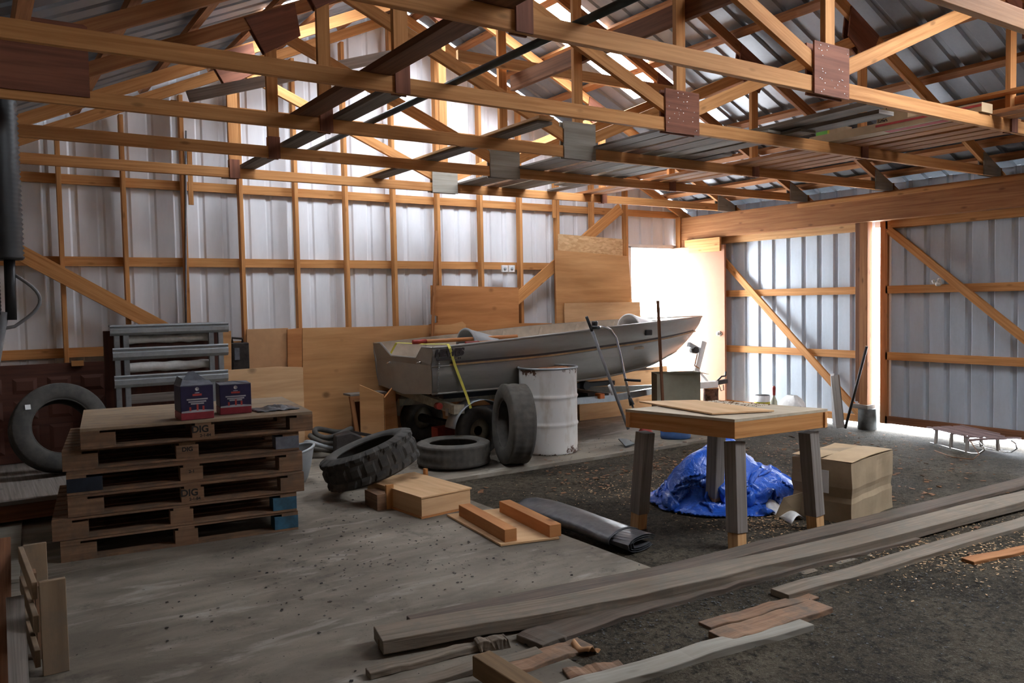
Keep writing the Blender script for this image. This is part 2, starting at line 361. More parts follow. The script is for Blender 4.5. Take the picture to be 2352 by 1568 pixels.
def sheet_wall(mb,ax,a0,a1,pos,out,z0,ztop):
    pr=ribs(a0,a1,out); vs=[]
    for a,d in pr:
        zt=ztop(a) if callable(ztop) else ztop
        row=[mb.bm.verts.new((a,pos+d,z) if ax=='X' else (pos+d,a,z)) for z in (z0,zt)]; vs.append(row)
    for p,q in zip(vs,vs[1:]): mb.face([p[0],q[0],q[1],p[1]])
b=B(); XO=.45
for side,xa,xb in (('L',XL-XO,XC),('R',XC,XR+XO)):
    cuts=sorted([s for s in SKY if s[0]==side],key=lambda s:s[3]); y=YF-.3
    for _,x0,x1,y0,y1 in cuts:
        sheet_roof(b,side,xa,xb,y,y0); sheet_roof(b,side,xa,x0,y0,y1); sheet_roof(b,side,x1,xb,y0,y1); y=y1
    sheet_roof(b,side,xa,xb,y,D+.35)
struct(b.build('ceiling','roof_galv'),'ribbed galvanised roof sheets on both slopes')
for i,(s,x0,x1,y0,y1) in enumerate(SKY):
    b=B(); sheet_roof(b,s,x0-.03,x1+.03,y0-.02,y1+.02); o=b.build('window_%d'%(i+1),'skylight'); o.location.z+=.012
    struct(o,'bright translucent skylight panel in the %s roof slope'%('right' if s=='R' else 'left'))
DX0,DX1,DZ=7.74,8.62,2.30
b=B(); gz=lambda x: roofz(x)-.005
sheet_wall(b,'X',XL,DX0,D+.005,.013,-.02,gz); sheet_wall(b,'X',DX0,DX1,D+.005,.02,DZ,gz); sheet_wall(b,'X',DX1,XR+.12,D+.005,.02,-.02,gz)
struct(b.build('wall_back','wall_white'),'white ribbed sheet metal gable wall')
b=B(); sheet_wall(b,'X',XL,XR+.1,YF,-.02,-.05,gz); struct(b.build('wall_front','old_plank'))  # unseen wall, dark plank colour picked to cut bounced light
b=B(); sheet_wall(b,'Y',YF,D,XL,-.02,-.05,lambda y:roofz(XL)-.005); struct(b.build('wall_left','old_plank'))  # also unseen, coloured dark so the left side gets less bounce
b=B(); sheet_wall(b,'Y',2.6,D,XR+.10,.02,2.34,roofz(XR+.1)+.012); sheet_wall(b,'Y',YF,2.6,XR+.1,.02,-.05,roofz(XR+.1)+.012)
struct(b.build('wall_right','wall_galv'),'strip of ribbed metal wall above the timber header')
# floor
b=B(); b.prism([(XL,YF,0),(3.23,YF,0),(3.23,6.24,0),(XR+.05,6.24,0),(XR+.05,D+.02,0),(XL,D+.02,0)],(0,0,-.14))
o=b.build('floor','concrete'); struct(o,'stained concrete slab')
def dirtz(x,y):
    n=noise.noise(Vector((x*1.3,y*1.3,0)))*.016+noise.noise(Vector((x*5,y*5,3)))*.006
    k=min(1,max(0,(3.35-y)/.35)); 
    edge=min(1,max(0,(x-3.2)/.1))
    z=-.032+n
    z2=.006+n*.8 - max(0,(2.25-x+ (3.1-y)*.0))*.05
    return z*(1-k)+z2*k
def P(u,v):
    x=1.3+u*7.62; y=YF+v*(6.35-YF); return Vector((x,y,dirtz(x,y) if y<6.22 else -.034))
b=B(); b.grid(P,150,180); o=b.build('floor_dirt','dirt'); o.name='floor.001'; struct(o,'dark dirt and gravel ground')
b=B(); b.prism([(-30,D+.06,-.06),(40,D+.06,-.06),(40,50,-.06),(-30,50,-.06)],(0,0,-.1)); b.prism([(XR+.2,-30,-.06),(40,-30,-.06),(40,D+.06,-.06),(XR+.2,D+.06,-.06)],(0,0,-.1)); b.prism([(-30,-30,-.06),(XR+.2,-30,-.06),(XR+.2,YF-.2,-.06),(-30,YF-.2,-.06)],(0,0,-.1))
o=b.build('floor_outside','out_ground'); o.name='floor.002'; struct(o,'pale sunlit ground outside the open door')
# ------------------------------------------------------------------ back wall framing
ZG,ZLG,ZP=2.008,1.156,2.8275
sx=[-.16,.15]+[]
px=[143,290,427,557,683,797,906,1007,1105,1195,1280,1360,1437]
xs=[at(x,607,'Y',8.55).x for x in px]; xs=[xs[0]-.56]+xs+[8.655]
for i,x in enumerate(xs):
    b=B(); top=roofz(x)-.22
    b.board((x,8.555,0),(x,8.555,top),.038,.089,(1,0,0))
    nm=ORD[i-1] if 1<=i<=13 else ''
    if i==13:pass
    lab=('%s upright pine stud from the left on the white back wall'%nm) if nm else ('pine stud at the far left end of the back wall' if i==0 else 'pine corner stud beside the open door frame')
    tag(b.build('wall_stud','pine',bevel=.002),lab,'wall stud','pine studs of the back wall')
# short pieces sistered on studs
for (x0,y0,x1,y1,lab) in ((437,395,437,470,'short pine block nailed beside the third stud below the plate'),(1273,470,1273,500,'short pine block beside the eleventh stud near the plywood')):
    p=at(x0,y0,'Y',8.49); q=at(x1,y1,'Y',8.49); b=B(); b.board((p.x,8.5,p.z+.3),(p.x,8.5,q.z),.045,.02,(1,0,0)); tag(b.build('wood_block','pine'),lab,'wood block')
def girt(z,x0,x1,h,label,m='pine',y=8.62):
    b=B(); b.box(x0,x1,y-.018,y+.018,z-h/2,z+h/2); tag(b.build('wall_girt',m),label,'wall rail','horizontal rails of the back wall')
girt(ZG,XL,7.70,.089,'long pine rail across the back wall at mid height')
girt(ZLG,XL,2.6,.089,'low pine rail behind the tyre and galvanised rack')
girt(ZP-.06,XL,8.72,.089,'pine top plate under the gable of the back wall')
girt(3.56,1.75,6.6,.089,'upper pine rail high in the gable')
girt(.40,XL,7.7,.089,'lowest pine rail near the floor of the back wall')
def wbrace(p,q,label,w=.14,y=8.49):
    a=at(*p,'Y',y); c=at(*q,'Y',y); b=B(); b.board(a,c,w,.032,(0,0,1)); tag(b.build('diagonal_brace','pine',bevel=.002),label,'brace','diagonal braces on the back wall')
wbrace((-40,535),(385,760),'wide diagonal pine brace sloping down to the galvanised rack')
wbrace((1160,710),(1425,478),'diagonal pine brace rising behind the plywood towards the door')
# ------------------------------------------------------------------ trusses
TY=[7.618,6.465,5.340,4.182,2.988,1.82,.65,-.52,-1.7]
ZB,ZT=2.727,2.816
def undr(x): return roofz(x)-.095        # top edge of the top chord
TL=['rearmost roof truss in front of the white gable wall','second roof truss from the back wall, with a grey plywood centre plate','third roof truss from the back wall, with a large grey plywood centre plate',
 'fourth roof truss from the back wall, with a brown nailed centre plate','fifth roof truss from the back wall, crossing the top right with a big nailed plate','nearest roof truss, seen only at the top right corner','roof truss above the camera','roof truss behind the camera','roof truss near the front wall']
for i,Y in enumerate(TY):
    vis=i<6
    T=thing('roof_truss',TL[i],'roof truss',(XC,Y,ZB),'roof trusses')
    B().box(-.25,XR-.02,Y-.019,Y+.019,ZB,ZT).build('bottom_chord','pine',T,bevel=.003 if vis else 0)
    for sgn in (-1,1):
        xe=XC+sgn*4.72
        B().board((xe,Y,undr(xe)-.055),(XC+sgn*.02,Y,undr(XC)-.055),.10,.038,(0,0,1)).build('top_chord','pine_old_and_shade' if i in(1,2) else 'pine',T)  # second and third trusses: darker top chords paint in their shade
    m='pine'
    B().board((XC,Y,ZT),(XC,Y,undr(XC)-.1),.089,.036,(1,0,0)).build('king_post',m,T,bevel=.002)
    for sgn in (-1,1):
        xq=XC+sgn*2.18; zq=undr(xq)-.11
        B().board((xq,Y,ZT),(xq,Y,zq+.0),.089,.036,(1,0,0)).build('vertical_web',m,T,bevel=.002)
        B().board((XC+sgn*.07,Y,ZT+.05),(xq-sgn*.03,Y,zq-.04),.089,.036,(0,0,1)).build('diagonal_web',m,T,bevel=.002)
        for yy in (-.026,.026):
            b=B(); w=.045
            b.box(xq-w,xq+w,Y+yy-.006,Y+yy+.006,ZB-.005,ZT+.075); b.build('splice_plate','red_ply' if i>0 else 'red_ply',T)
            b=B(); dx=-sgn
            pts=[(xq-.20*dx,undr(xq-.2*dx)-.01),(xq+.20*dx,undr(xq+.2*dx)-.01),(xq+.24*dx,undr(xq+.24*dx)-.28),(xq-.05*dx,undr(xq-.05*dx)-.33)]
            b.prism([(x,Y+yy*1.0-.006,z) for x,z in pts],(0,.012,0)); b.build('web_gusset','red_ply',T)
    for yy in (-.026,.026):
        g='grey_ply' if i<3 else 'red_ply'
        w=.165 if i else .15
        G=B().box(XC-w,XC+w,Y+yy-.006,Y+yy+.006,ZB-.012,ZB+.285,grain='X').build('centre_gusset',g,T)
        if yy<0 and 3<=i<=4:
            b=B()
            for k in range(26):
                nx=XC+random.uniform(-w+.02,w-.02); nzv=ZB+random.uniform(0,.27); b.ball((nx,Y-.034,nzv),.0035,6,(1,.4,1))
            b.build('nail_heads','chrome',G)
        B().prism([(XC-.24,Y+yy-.006,undr(XC-.24)-.01),(XC,Y+yy-.006,undr(XC)-.01),(XC+.24,Y+yy-.006,undr(XC+.24)-.01),(XC+.24,Y+yy-.006,undr(XC+.24)-.16),(XC,Y+yy-.006,undr(XC)-.42),(XC-.24,Y+yy-.006,undr(XC-.24)-.16)],(0,.012,0)).build('ridge_gusset','red_ply',T)
        for sgn in (-1,1):
            if i==2 and sgn<0 and yy<0:
                xa,xb=-.25,.64; B().prism([(xa,Y-.032,ZB+.05),(xb,Y-.032,ZB+.05),(xb,Y-.032,ZB+.45),(xb-.02,Y-.032,ZB+.46),(.3,Y-.032,ZB+.46),(xa,Y-.032,2.95)],(0,.012,0)).build('heel_gusset','red_ply',T)
            else:
                xh=XC+sgn*4.5; xi=XC+sgn*4.17
                B().prism([(xh,Y+yy-.006,ZB-.005),(xi,Y+yy-.006,ZB-.005),(xi,Y+yy-.006,undr(xi)-.02),(xh,Y+yy-.006,undr(xh)-.01)],(0,.012,0)).build('heel_gusset','grey_ply',T)
# purlins
PX=[-.7,-.25,.3,.9,1.5,2.15,2.85,3.55,4.12, 4.42,5.02,5.6,6.17,6.77,7.36,7.87,8.4,8.66]
nl=9
for i,x in enumerate(PX):
    z=roofz(x); k=-.46 if x>XC else .46
    b=B(); b.board((x,YF,z-.05),(x,D-.01,z-.05),.085,.038,(1,0,k*1.0)); 
    s='left' if x<XC else 'right'; n=(nl-1-i) if x<XC else i-nl
    tag(b.build('roof_purlin','pine_old_and_shade'),'%s roof purlin down from the ridge on the %s slope'%(ORD[n],s),'purlin','purlins under the roof sheets')
for sgn,s in ((-1,'left'),(1,'right')):
    b=B(); xe=XC+sgn*4.72; b.board((xe,D-.1,undr(xe)-.055),(XC+sgn*.02,D-.1,undr(XC)-.055),.10,.036,(0,0,1)); tag(b.build('gable_rafter','pine'),'%s sloping pine rafter against the gable wall'%s,'rafter')
# members running along the building
def run(x0,x1,y0,y1,z0,z1,m,name,lab,cat,dx=0,bev=.002):
    b=B(); xm=(x0+x1)/2; b.board((xm,y0,(z0+z1)/2),(xm+dx,y1,(z0+z1)/2),x1-x0,z1-z0,(1,0,0)); return tag(b.build(name,m,bevel=bev),lab,cat)
run(1.87,2.01,2.6,5.5,ZT+.001,ZT+.039,'pine_dark','tie_board','dark board laid on the truss chords beside the left splice plates','board')
run(2.13,2.26,4.3,8.3,ZT+.001,ZT+.039,'grey_wood','tie_board','weathered grey board lying on the trusses towards the gable, left of the pipe','board')
run(4.30,4.345,3.0,6.4,3.52,3.66,'pine_dark','ridge_brace','dark brace board nailed along the king posts near the ridge','board')
b=B(); b.board(at(432,222,'Y',6.9),at(1010,105,'Y',6.9) ,.09,.035,(0,0,1)); tag(b.build('brace_board','grey_wood'),'weathered grey brace board crossing in front of the upper gable','board')
b=B(); b.board(at(1050,128,'Y',6.41),at(1560,212,'Y',6.41),.10,.035,(0,0,1)); tag(b.build('brace_board','pine_pale'),'pale bowed board across the trusses under the skylight','board')
b=B(); b.tube([(2.42,y,ZT+.022) for y in (2.2,3.5,5,6.9)],.021,12); tag(b.build('pipe','pvc'),'dark round pipe lying along the truss chords','pipe')
# loft boards lying on the chords
def loft(pxa,pxb,w,t,m,lab,z=ZT+.002,cat='board',lift=0):
    a=at(*pxa,'Z',z+lift); c=at(*pxb,'Z',z+lift); a.z=c.z=z+lift+t/2; b=B(); b.board(a,c,w,t,(1,0,0)); return tag(b.build('loft_board',m,bevel=.002),lab,cat,'boards stored on the truss chords')
run(3.42,3.55,4.75,8.2,ZT+.001,ZT+.022,'grey_wood','loft_board','leftmost of the grey boards laid on the trusses above the boat','board')['group']='boards stored on the truss chords'
run(3.40,3.53,4.70,8.1,ZT+.024,ZT+.045,'pine_pale','loft_board','pale board stacked on the leftmost grey loft board','board')['group']='boards stored on the truss chords'
k=0
LB=[(4.46,.15,4.35,8.3,.03,'grey_wood'),(4.64,.17,4.4,7.9,-.02,'old_plank'),(4.84,.16,4.2,8.0,.02,'old_split'),(5.03,.17,4.3,7.95,.03,'old_plank'),(5.24,.15,4.15,8.2,-.03,'grey_ply'),(5.45,.18,4.0,7.2,.03,'old_plank'),(5.66,.14,5.0,7.6,.0,'grey_wood')]
for j,(x,w,y0,y1,dx,m) in enumerate(LB):
    o=run(x-w/2,x+w/2,y0,y1,ZT+.001,ZT+.02,m,'loft_board','%s weathered loft plank right of the truss centre plates'%ORD[j],'board',dx); o['group']='boards stored on the truss chords'
for j,(x,y0,y1,z,dx,m) in enumerate([(5.3,3.35,5.6,ZT+.045,.1,'old_plank'),(5.52,3.4,5.9,ZT+.022,.05,'grey_wood'),(5.46,3.3,5.2,ZT+.09,.12,'old_plank')]):
    o=run(x-.09,x+.09,y0,y1,z,z+.03,m,'loft_board','%s dark plank sticking out of the loft stack behind the big nailed plate'%ORD[j],'board',dx); o['group']='boards stored on the truss chords'
for j,(x,w,m,y0,y1) in enumerate([(6.18,.13,'pine_old_and_shade',2.6,7.9),(6.34,.13,'ply_orange',2.7,7.9),(6.55,.14,'pine_old_and_shade',3.0,6.6),(6.73,.14,'pine_old_and_shade',2.8,5.6),(6.9,.14,'pine_old_and_shade',2.9,5.7)]):
    o=run(x-w/2,x+w/2,y0,y1,ZT+.001,ZT+.03,m,'loft_board','%s orange board on the right side of the loft'%ORD[j],'board'); o['group']='boards stored on the truss chords'
o=run(6.02,6.10,2.2,4.0,ZT+.032,ZT+.12,'cardboard','long_carton','long flat carton with a red stripe lying on the loft boards','carton')
T=thing('long_box','long slim cardboard carton with red stripe lying left of the orange loft boards','carton',(6.01,3.6,ZT+.002))
bpy.data.objects.remove(o)
B().box(5.94,6.09,2.95,4.35,ZT+.002,ZT+.067).build('carton','cardboard',T)
B().box(5.9385,5.9395,2.95,3.75,ZT+.038,ZT+.055).build('printed_stripe','redink',T)
B().box(5.97,6.06,3.05,3.7,ZT+.0008,ZT+.0018).build('printed_stripe','redink',T)
run(6.30,6.42,2.2,3.9,ZT+.18,ZT+.20,'pine','loft_board','upper board at the top right resting above the long carton','board')
run(6.45,6.62,2.2,3.7,ZT+.11,ZT+.17,'pine_old_and_shade','loft_board','thick board under the top right loft boards','board')
T=thing('cardboard_box','small cardboard box marked Fragile on the loft boards','box',(6.25,3.73,ZT+.033))
bx0,by0=6.48,3.72
B().box(6.13,6.38,3.60,3.86,ZT+.033,ZT+.22).build('carton','cardboard',T,bevel=.003)
textmesh('printed_text','Fragile',.085,frame((6.128,3.78,ZT+.13),(0,0,-1),(0,-1,0)),'ink',T)
textmesh('printed_text','This Side Up',.035,frame((6.128,3.84,ZT+.13),(0,0,-1),(0,-1,0)),'ink',T)
T=thing('seed_carton','green and cream carton beside the post in the loft','box',(6.23,4.32,ZT+.033))
B().box(6.13,6.34,4.22,4.42,ZT+.033,ZT+.17).build('carton','cardboard',T); B().box(6.1275,6.1295,4.31,4.42,ZT+.033,ZT+.17).build('green_label','green',T); B().box(6.1275,6.1295,4.29,4.309,ZT+.033,ZT+.17).build('yellow_band','yellow',T)
# ------------------------------------------------------------------ right wall: header, posts, sliding doors
b=B(); b.box(8.66,8.80,YF+.1,8.55,2.40,2.72); struct(b.build('trim_1','pine_old_and_shade',bevel=.004),'heavy timber header beam above the sliding doors')
b=B(); b.box(8.80,8.835,YF+.1,8.5,2.60,2.722); b.box(8.635,8.66,YF+.1,6.5,2.655,2.70); struct(b.build('trim_2','pine'),'flat board on top of the header beam')
b=B(); b.box(8.79,8.83,5.80,8.15,2.315,2.40); struct(b.build('trim_3','pine_pale'),'door track board under the header, left part')
b=B(); b.box(8.79,8.83,2.6,5.36,2.315,2.40); struct(b.build('trim_4','pine'),'door track board under the header, right part')
for j,(p,q,n_) in enumerate([((8.70,8.60),(8.20,8.5),'pine'),((8.70,8.3),(8.28,8.4),'pine_old_and_shade')]):
    pass
b=B(); b.box(8.66,8.80,8.40,8.54,0,2.40); tag(b.build('corner_post','pine_old_and_shade',bevel=.004),'dark timber corner post behind the open door','post')
b=B(); b.board((8.72,8.05,2.36),(8.72,8.33,2.05),.089,.038,(0,1,0)); tag(b.build('corner_bracket','pine_old_and_shade'),'short angled timber under the header in the far corner','bracket')
b=B(); b.box(8.62,8.655,7.75,8.4,2.20,2.39); tag(b.build('filler_board','pine'),'short board above the open peach door','board')
# centre post on pier
PYc=5.70
T=thing('centre_post','timber post between the sliding doors standing on a concrete pier','post',(8.74,PYc,0))
B().box(8.72,8.80,5.70,5.76,.30,2.40).build('post_timber','pine_dark',T,bevel=.004); B().box(8.70,8.80,5.59,5.69,.27,2.40).build('post_timber','pine_old_and_shade',T,bevel=.004)
B().lathe([(.001,0),(.105,0),(.10,.24),(.001,.24)],Matrix.Translation((8.75,5.62,-.02)),24).build('concrete_pier','conc',T)
B().box(8.66,8.82,5.56,5.77,.225,.27).build('base_plate','grey_wood',T)
def sliding(n,y0,y1,ribdir,lab,brace):
    zb_=.03 if n==2 else .055
    T=bpy.data.objects.new('door_%d'%n,None); COL.objects.link(T); T.location=(8.86,(y0+y1)/2,0); T.matrix_basis=Matrix.Translation(T.location); struct(T,lab)
    b=B(); sheet_wall(b,'Y',y0,y1,8.885,.02,zb_,2.44); b.build('metal_sheet','wall_galv',T)
    for z in (1.612,.845): B().box(8.835,8.873,y0+.05,y1-.05,z-.045,z+.045).build('rail','pine',T,bevel=.002)
    B().box(8.835,8.873,y0+.05,y1-.05,zb_+.005,zb_+.09).build('rail','pine_dark' if n==3 else 'pine',T); B().box(8.835,8.873,y0+.05,y1-.05,2.31,2.40).build('rail','pine_pale' if n==2 else 'pine',T)
    for y in (y0+.03,y1-.03): B().box(8.835,8.873,y-.045,y+.045,zb_,2.40).build('stile','pine_old_and_shade',T)
    p,q=brace; B().board(p,q,.089,.034,(0,0,1)).build('diagonal_brace','pine',T,bevel=.002)
    for y in (y0+.45,y1-.25):
        B().box(8.80,8.83,y-.03,y+.03,2.34,2.42).build('hanger','chrome',T)
    return T
sliding(2,5.72,8.38,1,'left sliding door of ribbed galvanised sheet, brightly lit',((8.818,7.95,2.17),(8.818,5.74,.12)))
sliding(3,2.7,5.50,1,'right sliding door of ribbed galvanised sheet',((8.818,5.40,2.30),(8.818,3.5,.72)))
b=B()
for k in range(14):
    a=random.random()*6.28; b.ball((8.80+.02*math.cos(a),4.84+random.uniform(-.05,.04),1.68+random.uniform(-.03,.03)),.018,8)
tag(b.build('rag','white'),'small crumpled pale rag on the upper rail of the right door','rag')
# man door
T=bpy.data.objects.new('door_1',None); COL.objects.link(T); T.location=(8.64,D-.45,0); T.matrix_basis=Matrix.Translation(T.location); struct(T,'open peach coloured man door')
L=B(); L.board((8.60,8.62,1.15),(8.72,7.74,1.15),2.28,.04,(0,0,1)); L.build('door_leaf','door_peach',T,bevel=.002)
dn=Vector((-.88,-.12,0)).normalized(); kp=Vector((8.708,7.82,1.06))+dn*.02
M_=frame(kp,(0,0,1),dn.cross(Vector((0,0,1)))); M_=Matrix.Translation(kp)@dn.to_track_quat('Z','Y').to_matrix().to_4x4()
B().lathe([(.001,0),(.035,0),(.035,.006),(.014,.01),(.014,.03),(.028,.04),(.028,.055),(.001,.065)],M_,20).build('door_knob','chrome',T)
b=B(); b.box(DX0-.03,DX0+.02,D-.05,D+.06,0,DZ); b.box(DX1-.02,DX1+.03,D-.05,D+.06,0,DZ); b.box(DX0-.03,DX1+.03,D-.05,D+.06,DZ-.02,DZ+.03); b.box(DX0,DX1,D+.0,D+.06,0,.03)
struct(b.build('trim_5','white_metal'),'white frame of the open doorway')
b=B()
for k in range(9): b.box(8.05+k*.13,8.09+k*.13,10.0,10.03,1.0,1.5)
b.box(8.0,9.2,9.99,10.04,1.48,1.53); b.box(8.0,8.05,9.99,10.04,-.06,1.5);b.box(9.15,9.2,9.99,10.04,-.06,1.5)
tag(b.build('railing','white_metal'),'pale railing outside the open doorway','railing')
# ------------------------------------------------------------------ pallets
def local(o,xd,zrot=0):
    return frame(o,xd,Vector((0,0,1)).cross(Vector(xd)))
def pallet(p,q,z,depth,h,names,lab,blocks,deck,stamp=None):
    p=Vector((p[0],p[1],z)); q=Vector((q[0],q[1],z)); Lh=(q-p).length; M=local(p,q-p)
    T=thing('pallet',lab,'pallet',p,'stack of pallets'); g=.002
    top=.022 if deck=='pallet_top' else .016
    b=B(); 
    if deck=='pallet_top': b.box(0,Lh,0,depth,h-top,h-g,grain='X',M=M)
    else:
        for k in range(8):
            y=k*(depth-.11)/7; b.box(0,Lh,y,y+.11,h-top,h-g,M=M)
    b.build('deck',deck,T,bevel=.002)
    b=B()
    for x0,x1 in ((0,.11),(Lh/2-.05,Lh/2+.05),(Lh-.11,Lh)): b.box(x0,x1,0,depth,h-top-.016,h-top,M=M)
    b.build('stringer_boards','pallet',T)
    b=B()
    for y0 in (0,depth/2-.05,depth-.1): b.box(0,Lh,y0,y0+.10,0,.016,M=M)
    b.build('bottom_boards','pallet',T,bevel=.002)
    zt=h-top-.016; ws=[(0,.20),(Lh/2-.07,Lh/2+.07),(Lh-.16,Lh)]
    for r in range(3):
        for c,(x0,x1) in enumerate(ws):
            y0=(0,depth/2-.07,depth-.14)[r]; m=blocks[c] if r==0 else 'pallet'
            o=B().box(x0,x1,y0-.001 if r==0 else y0,y0+.14,.016,zt,grain='X',M=M).build('block',m,T,bevel=.002)
            if r==0 and m!='pallet': o['label']={'blue_paint':'block painted blue','navy_paint':'block painted dark navy','greyblue':'block painted pale grey blue'}[m]
            if r==0 and c==1 and stamp:
                for t,sz,dx,dz in stamp: textmesh('stamp',t,sz,M@frame((x0+.07+dx,y0-.0015,zt/2+.01+dz),(1,0,0),(0,0,1)),'ink',o,bold=sz*.03)
H=.135
S1=[('DIG',.055,-.01,.01),('2-1-84',.026,.012,-.026)]
pallet((.41,5.66),(1.85,5.50),0*H,1.13,H,0,'bottom pallet of the stack, standing on the concrete',['pallet','pallet','blue_paint'],'pallet')
pallet((.37,5.67),(1.84,5.49),1*H,1.13,H,0,'second pallet from the bottom of the stack, with a blue right block',['pallet','pallet','blue_paint'],'pallet')
pallet((.46,5.67),(1.89,5.47),2*H,1.10,H,0,'third pallet from the bottom, clearly stamped on its centre block',['pallet','pallet','pallet'],'pallet',[('DIG',.062,-.02,.012),('2-1-84',.026,.012,-.03)])
pallet((.46,5.68),(1.90,5.52),3*H,1.10,H,0,'third pallet from the top, with a dark navy left block',['navy_paint','pallet','pallet'],'pallet',[('2-1',.028,.0,.012)])
pallet((.45,5.78),(1.90,5.58),4*H,1.08,H,0,'second pallet from the top, with a pale grey right block',['pallet','pallet','greyblue'],'pallet',[('DIG',.04,0,.012)])
pallet((.55,5.72),(1.99,5.54),5*H,1.10,H,0,'topmost pallet of the stack, with a dusty plywood deck',['pallet','pallet','pallet'],'pallet_top',[('DIG',.062,-.02,.012),('2-1-84',.026,.012,-.03)])
ZPT=6*H
# printed cartons on the pallets
def carton(p,q,d,h,lab,open_):
    p=Vector((*p,ZPT)); q=Vector((*q,ZPT)); w=(q-p).length; M=local(p,q-p); T=thing('printed_carton',lab,'carton',p,'navy and red cartons on the pallets')
    B().box(0,w,0,d,.052,h,grain='X',M=M).build('carton_body','navy_box',T,bevel=.004)
    B().box(0,w,0,d,.0,.050,grain='X',M=M).build('red_base','red_box',T,bevel=.003)
    b=B(); b.prism([M@Vector(v) for v in ((.004,-.002,.048),(w-.004,-.002,.048),(w-.004,-.002,.058),(w*.5,-.002,.066),(.004,-.002,.058))],M.to_3x3()@Vector((0,.002,0))); b.build('white_band','white_print',T)
    for k,(hw,zz) in enumerate([(.32,.60),(.27,.53),(.20,.47)]):
        b=B(); b.box(w/2-hw*w,w/2+hw*w,-.0025,-.0005,h*zz-.0045,h*zz+.0045,M=M); b.build('printed_line','white_print',T)
    B().lathe([(.001,0),(.013,0),(.013,.002),(.009,.002),(.009,.001),(.001,.001)],M@frame((w/2,-.001,h*.90),(1,0,0),(0,0,1)),16).build('printed_ring','white_print',T)
    B().box(w*.36,w*.64,-.0025,-.0005,h*.70,h*.76,M=M).build('red_print','redink',T); B().box(w*.43,w*.57,-.0025,-.0005,h*.78,h*.80,M=M).build('printed_line','white_print',T)
    for fx,s in ((.28,.7),(.5,1.2),(.68,.8)):
        B().box(w*fx-.006,w*fx+.006,-.0025,-.0005,.06,.06+.035*s,M=M).build('printed_figure','redink',T)
    b=B()
    if open_:
        b.prism([M@Vector(v) for v in ((0,0,h),(w,0,h),(w*.97,.07,h+.022),(.02,.08,h+.03))],M.to_3x3()@Vector((0,0,.004)))
        b.prism([M@Vector(v) for v in ((0,.0,h),(0,d,h),(-.015+w*.15,d*.9,h+.055),(w*.10,.03,h+.045))],M.to_3x3()@Vector((.003,0,.003)))
        b.prism([M@Vector(v) for v in ((w*.25,d*.8,h+.03),(w,d*.8,h),(w*.98,d*.86,h+.02),(w*.62,d*1.0,h+.085),(w*.45,d*1.0,h+.08))],M.to_3x3()@Vector((0,.004,.0)))
    else:
        b.prism([M@Vector(v) for v in ((0,0,h),(w,0,h),(w,d,h+.004),(w*.5,d*.6,h+.014),(0,d,h+.003))],M.to_3x3()@Vector((0,0,.004)))
    b.build('flaps','greyblue' ,T)
a=at(468,957,'Z',ZPT); c=at(529,948,'Z',ZPT)
carton((1.14,5.66),(1.35,5.66),.20,.225,'navy and red carton with torn open flaps, left on the pallets',True)
carton((1.42,5.78),(1.63,5.76),.18,.205,'closed navy and red carton, right of the open one on the pallets',False)
b=B(); random.seed(3)
def P(u,v):
    x=1.66+u*.30; y=5.72+v*.22; return Vector((x,y,ZPT+.004+.03*abs(math.sin(u*9+v*5))*math.sin(PI*u)*math.sin(PI*v)+.012*noise.noise(Vector((u*7,v*7,0)))))
b.grid(P,18,14); tag(b.build('plastic_bag','film',solid=.003),'crumpled black plastic bag at the right end of the top pallet','bag')
# ------------------------------------------------------------------ tyres
def tyre(lab,M,R,w,r,m,tread,seg=144,sticker=False,grp='old tyres'):
    T=thing('tyre',lab,'tyre',M.translation,grp)
    prof=[(r,-w*.36),(r+.004,-w*.42),(r+.03,-w*.47),(r+(R-r)*.5,-w*.5),(R-.035,-w*.455),(R-.012,-w*.42)]
    nt=9
    for k in range(nt): prof.append((R-.004*abs(k-4)/4,-w*.40+w*.80*k/(nt-1)))
    prof+= [(R-.012,w*.42),(R-.035,w*.455),(r+(R-r)*.5,w*.5),(r+.03,w*.47),(r+.004,w*.42),(r,w*.36)]
    inner=[(r+.012,w*.34),(r+.04,w*.43),(r+(R-r)*.5,w*.455),(R-.04,w*.40),(R-.022,w*.3),(R-.02,0),(R-.022,-w*.3),(R-.04,-w*.40),(r+(R-r)*.5,-w*.455),(r+.04,-w*.43),(r+.012,-w*.34)]
    b=B(); rings=[]; full=prof+inner; n=len(full)
    for i,(rad,z) in enumerate(full):
        ring=[]
        for k in range(seg):
            t=2*PI*k/seg; rr=rad
            if 4<=i<=len(prof)-5 and tread:
                s=(z/w+.4)/.8
                if tread=='lug':
                    ph=(k+ (6 if (abs(s-.5)<.22) else 0)+ int(abs(s-.5)*6)) %8
                    if ph<3 or abs(abs(s-.5)-.2)<.06: rr-=.016
                else:
                    if (k%4==0 and (i%2)) or i in(8,12): rr-=.007
            ring.append(b.bm.verts.new(M@Vector((rr*math.cos(t),rr*math.sin(t),z))))
        rings.append(ring)
    for i in range(n):
        r0,r1=rings[i],rings[(i+1)%n]
        for k in range(seg):
            f=b.face([r0[k],r0[(k+1)%seg],r1[(k+1)%seg],r1[k]])
            if f and not(4<=i<=len(prof)-5 and tread=='lug'): f.smooth=True
    b.build('casing',m,T)
    # bead rings
    for s in (-1,1):
        b=B(); b.tube([M@Vector(((r+.006)*math.cos(2*PI*k/48),(r+.006)*math.sin(2*PI*k/48),s*w*.385)) for k in range(48)],.009,8,closed=True); b.build('bead',m,T)
    if sticker:
        b=B(); q=M@frame((-(R+r)/2*.80,(R+r)/2*.6,w*.502),(1,0,0),(0,1,0)); b.box(-.02,.02,-.02,.02,0,.002,M=q); b.build('sticker','paper',T)
    return T
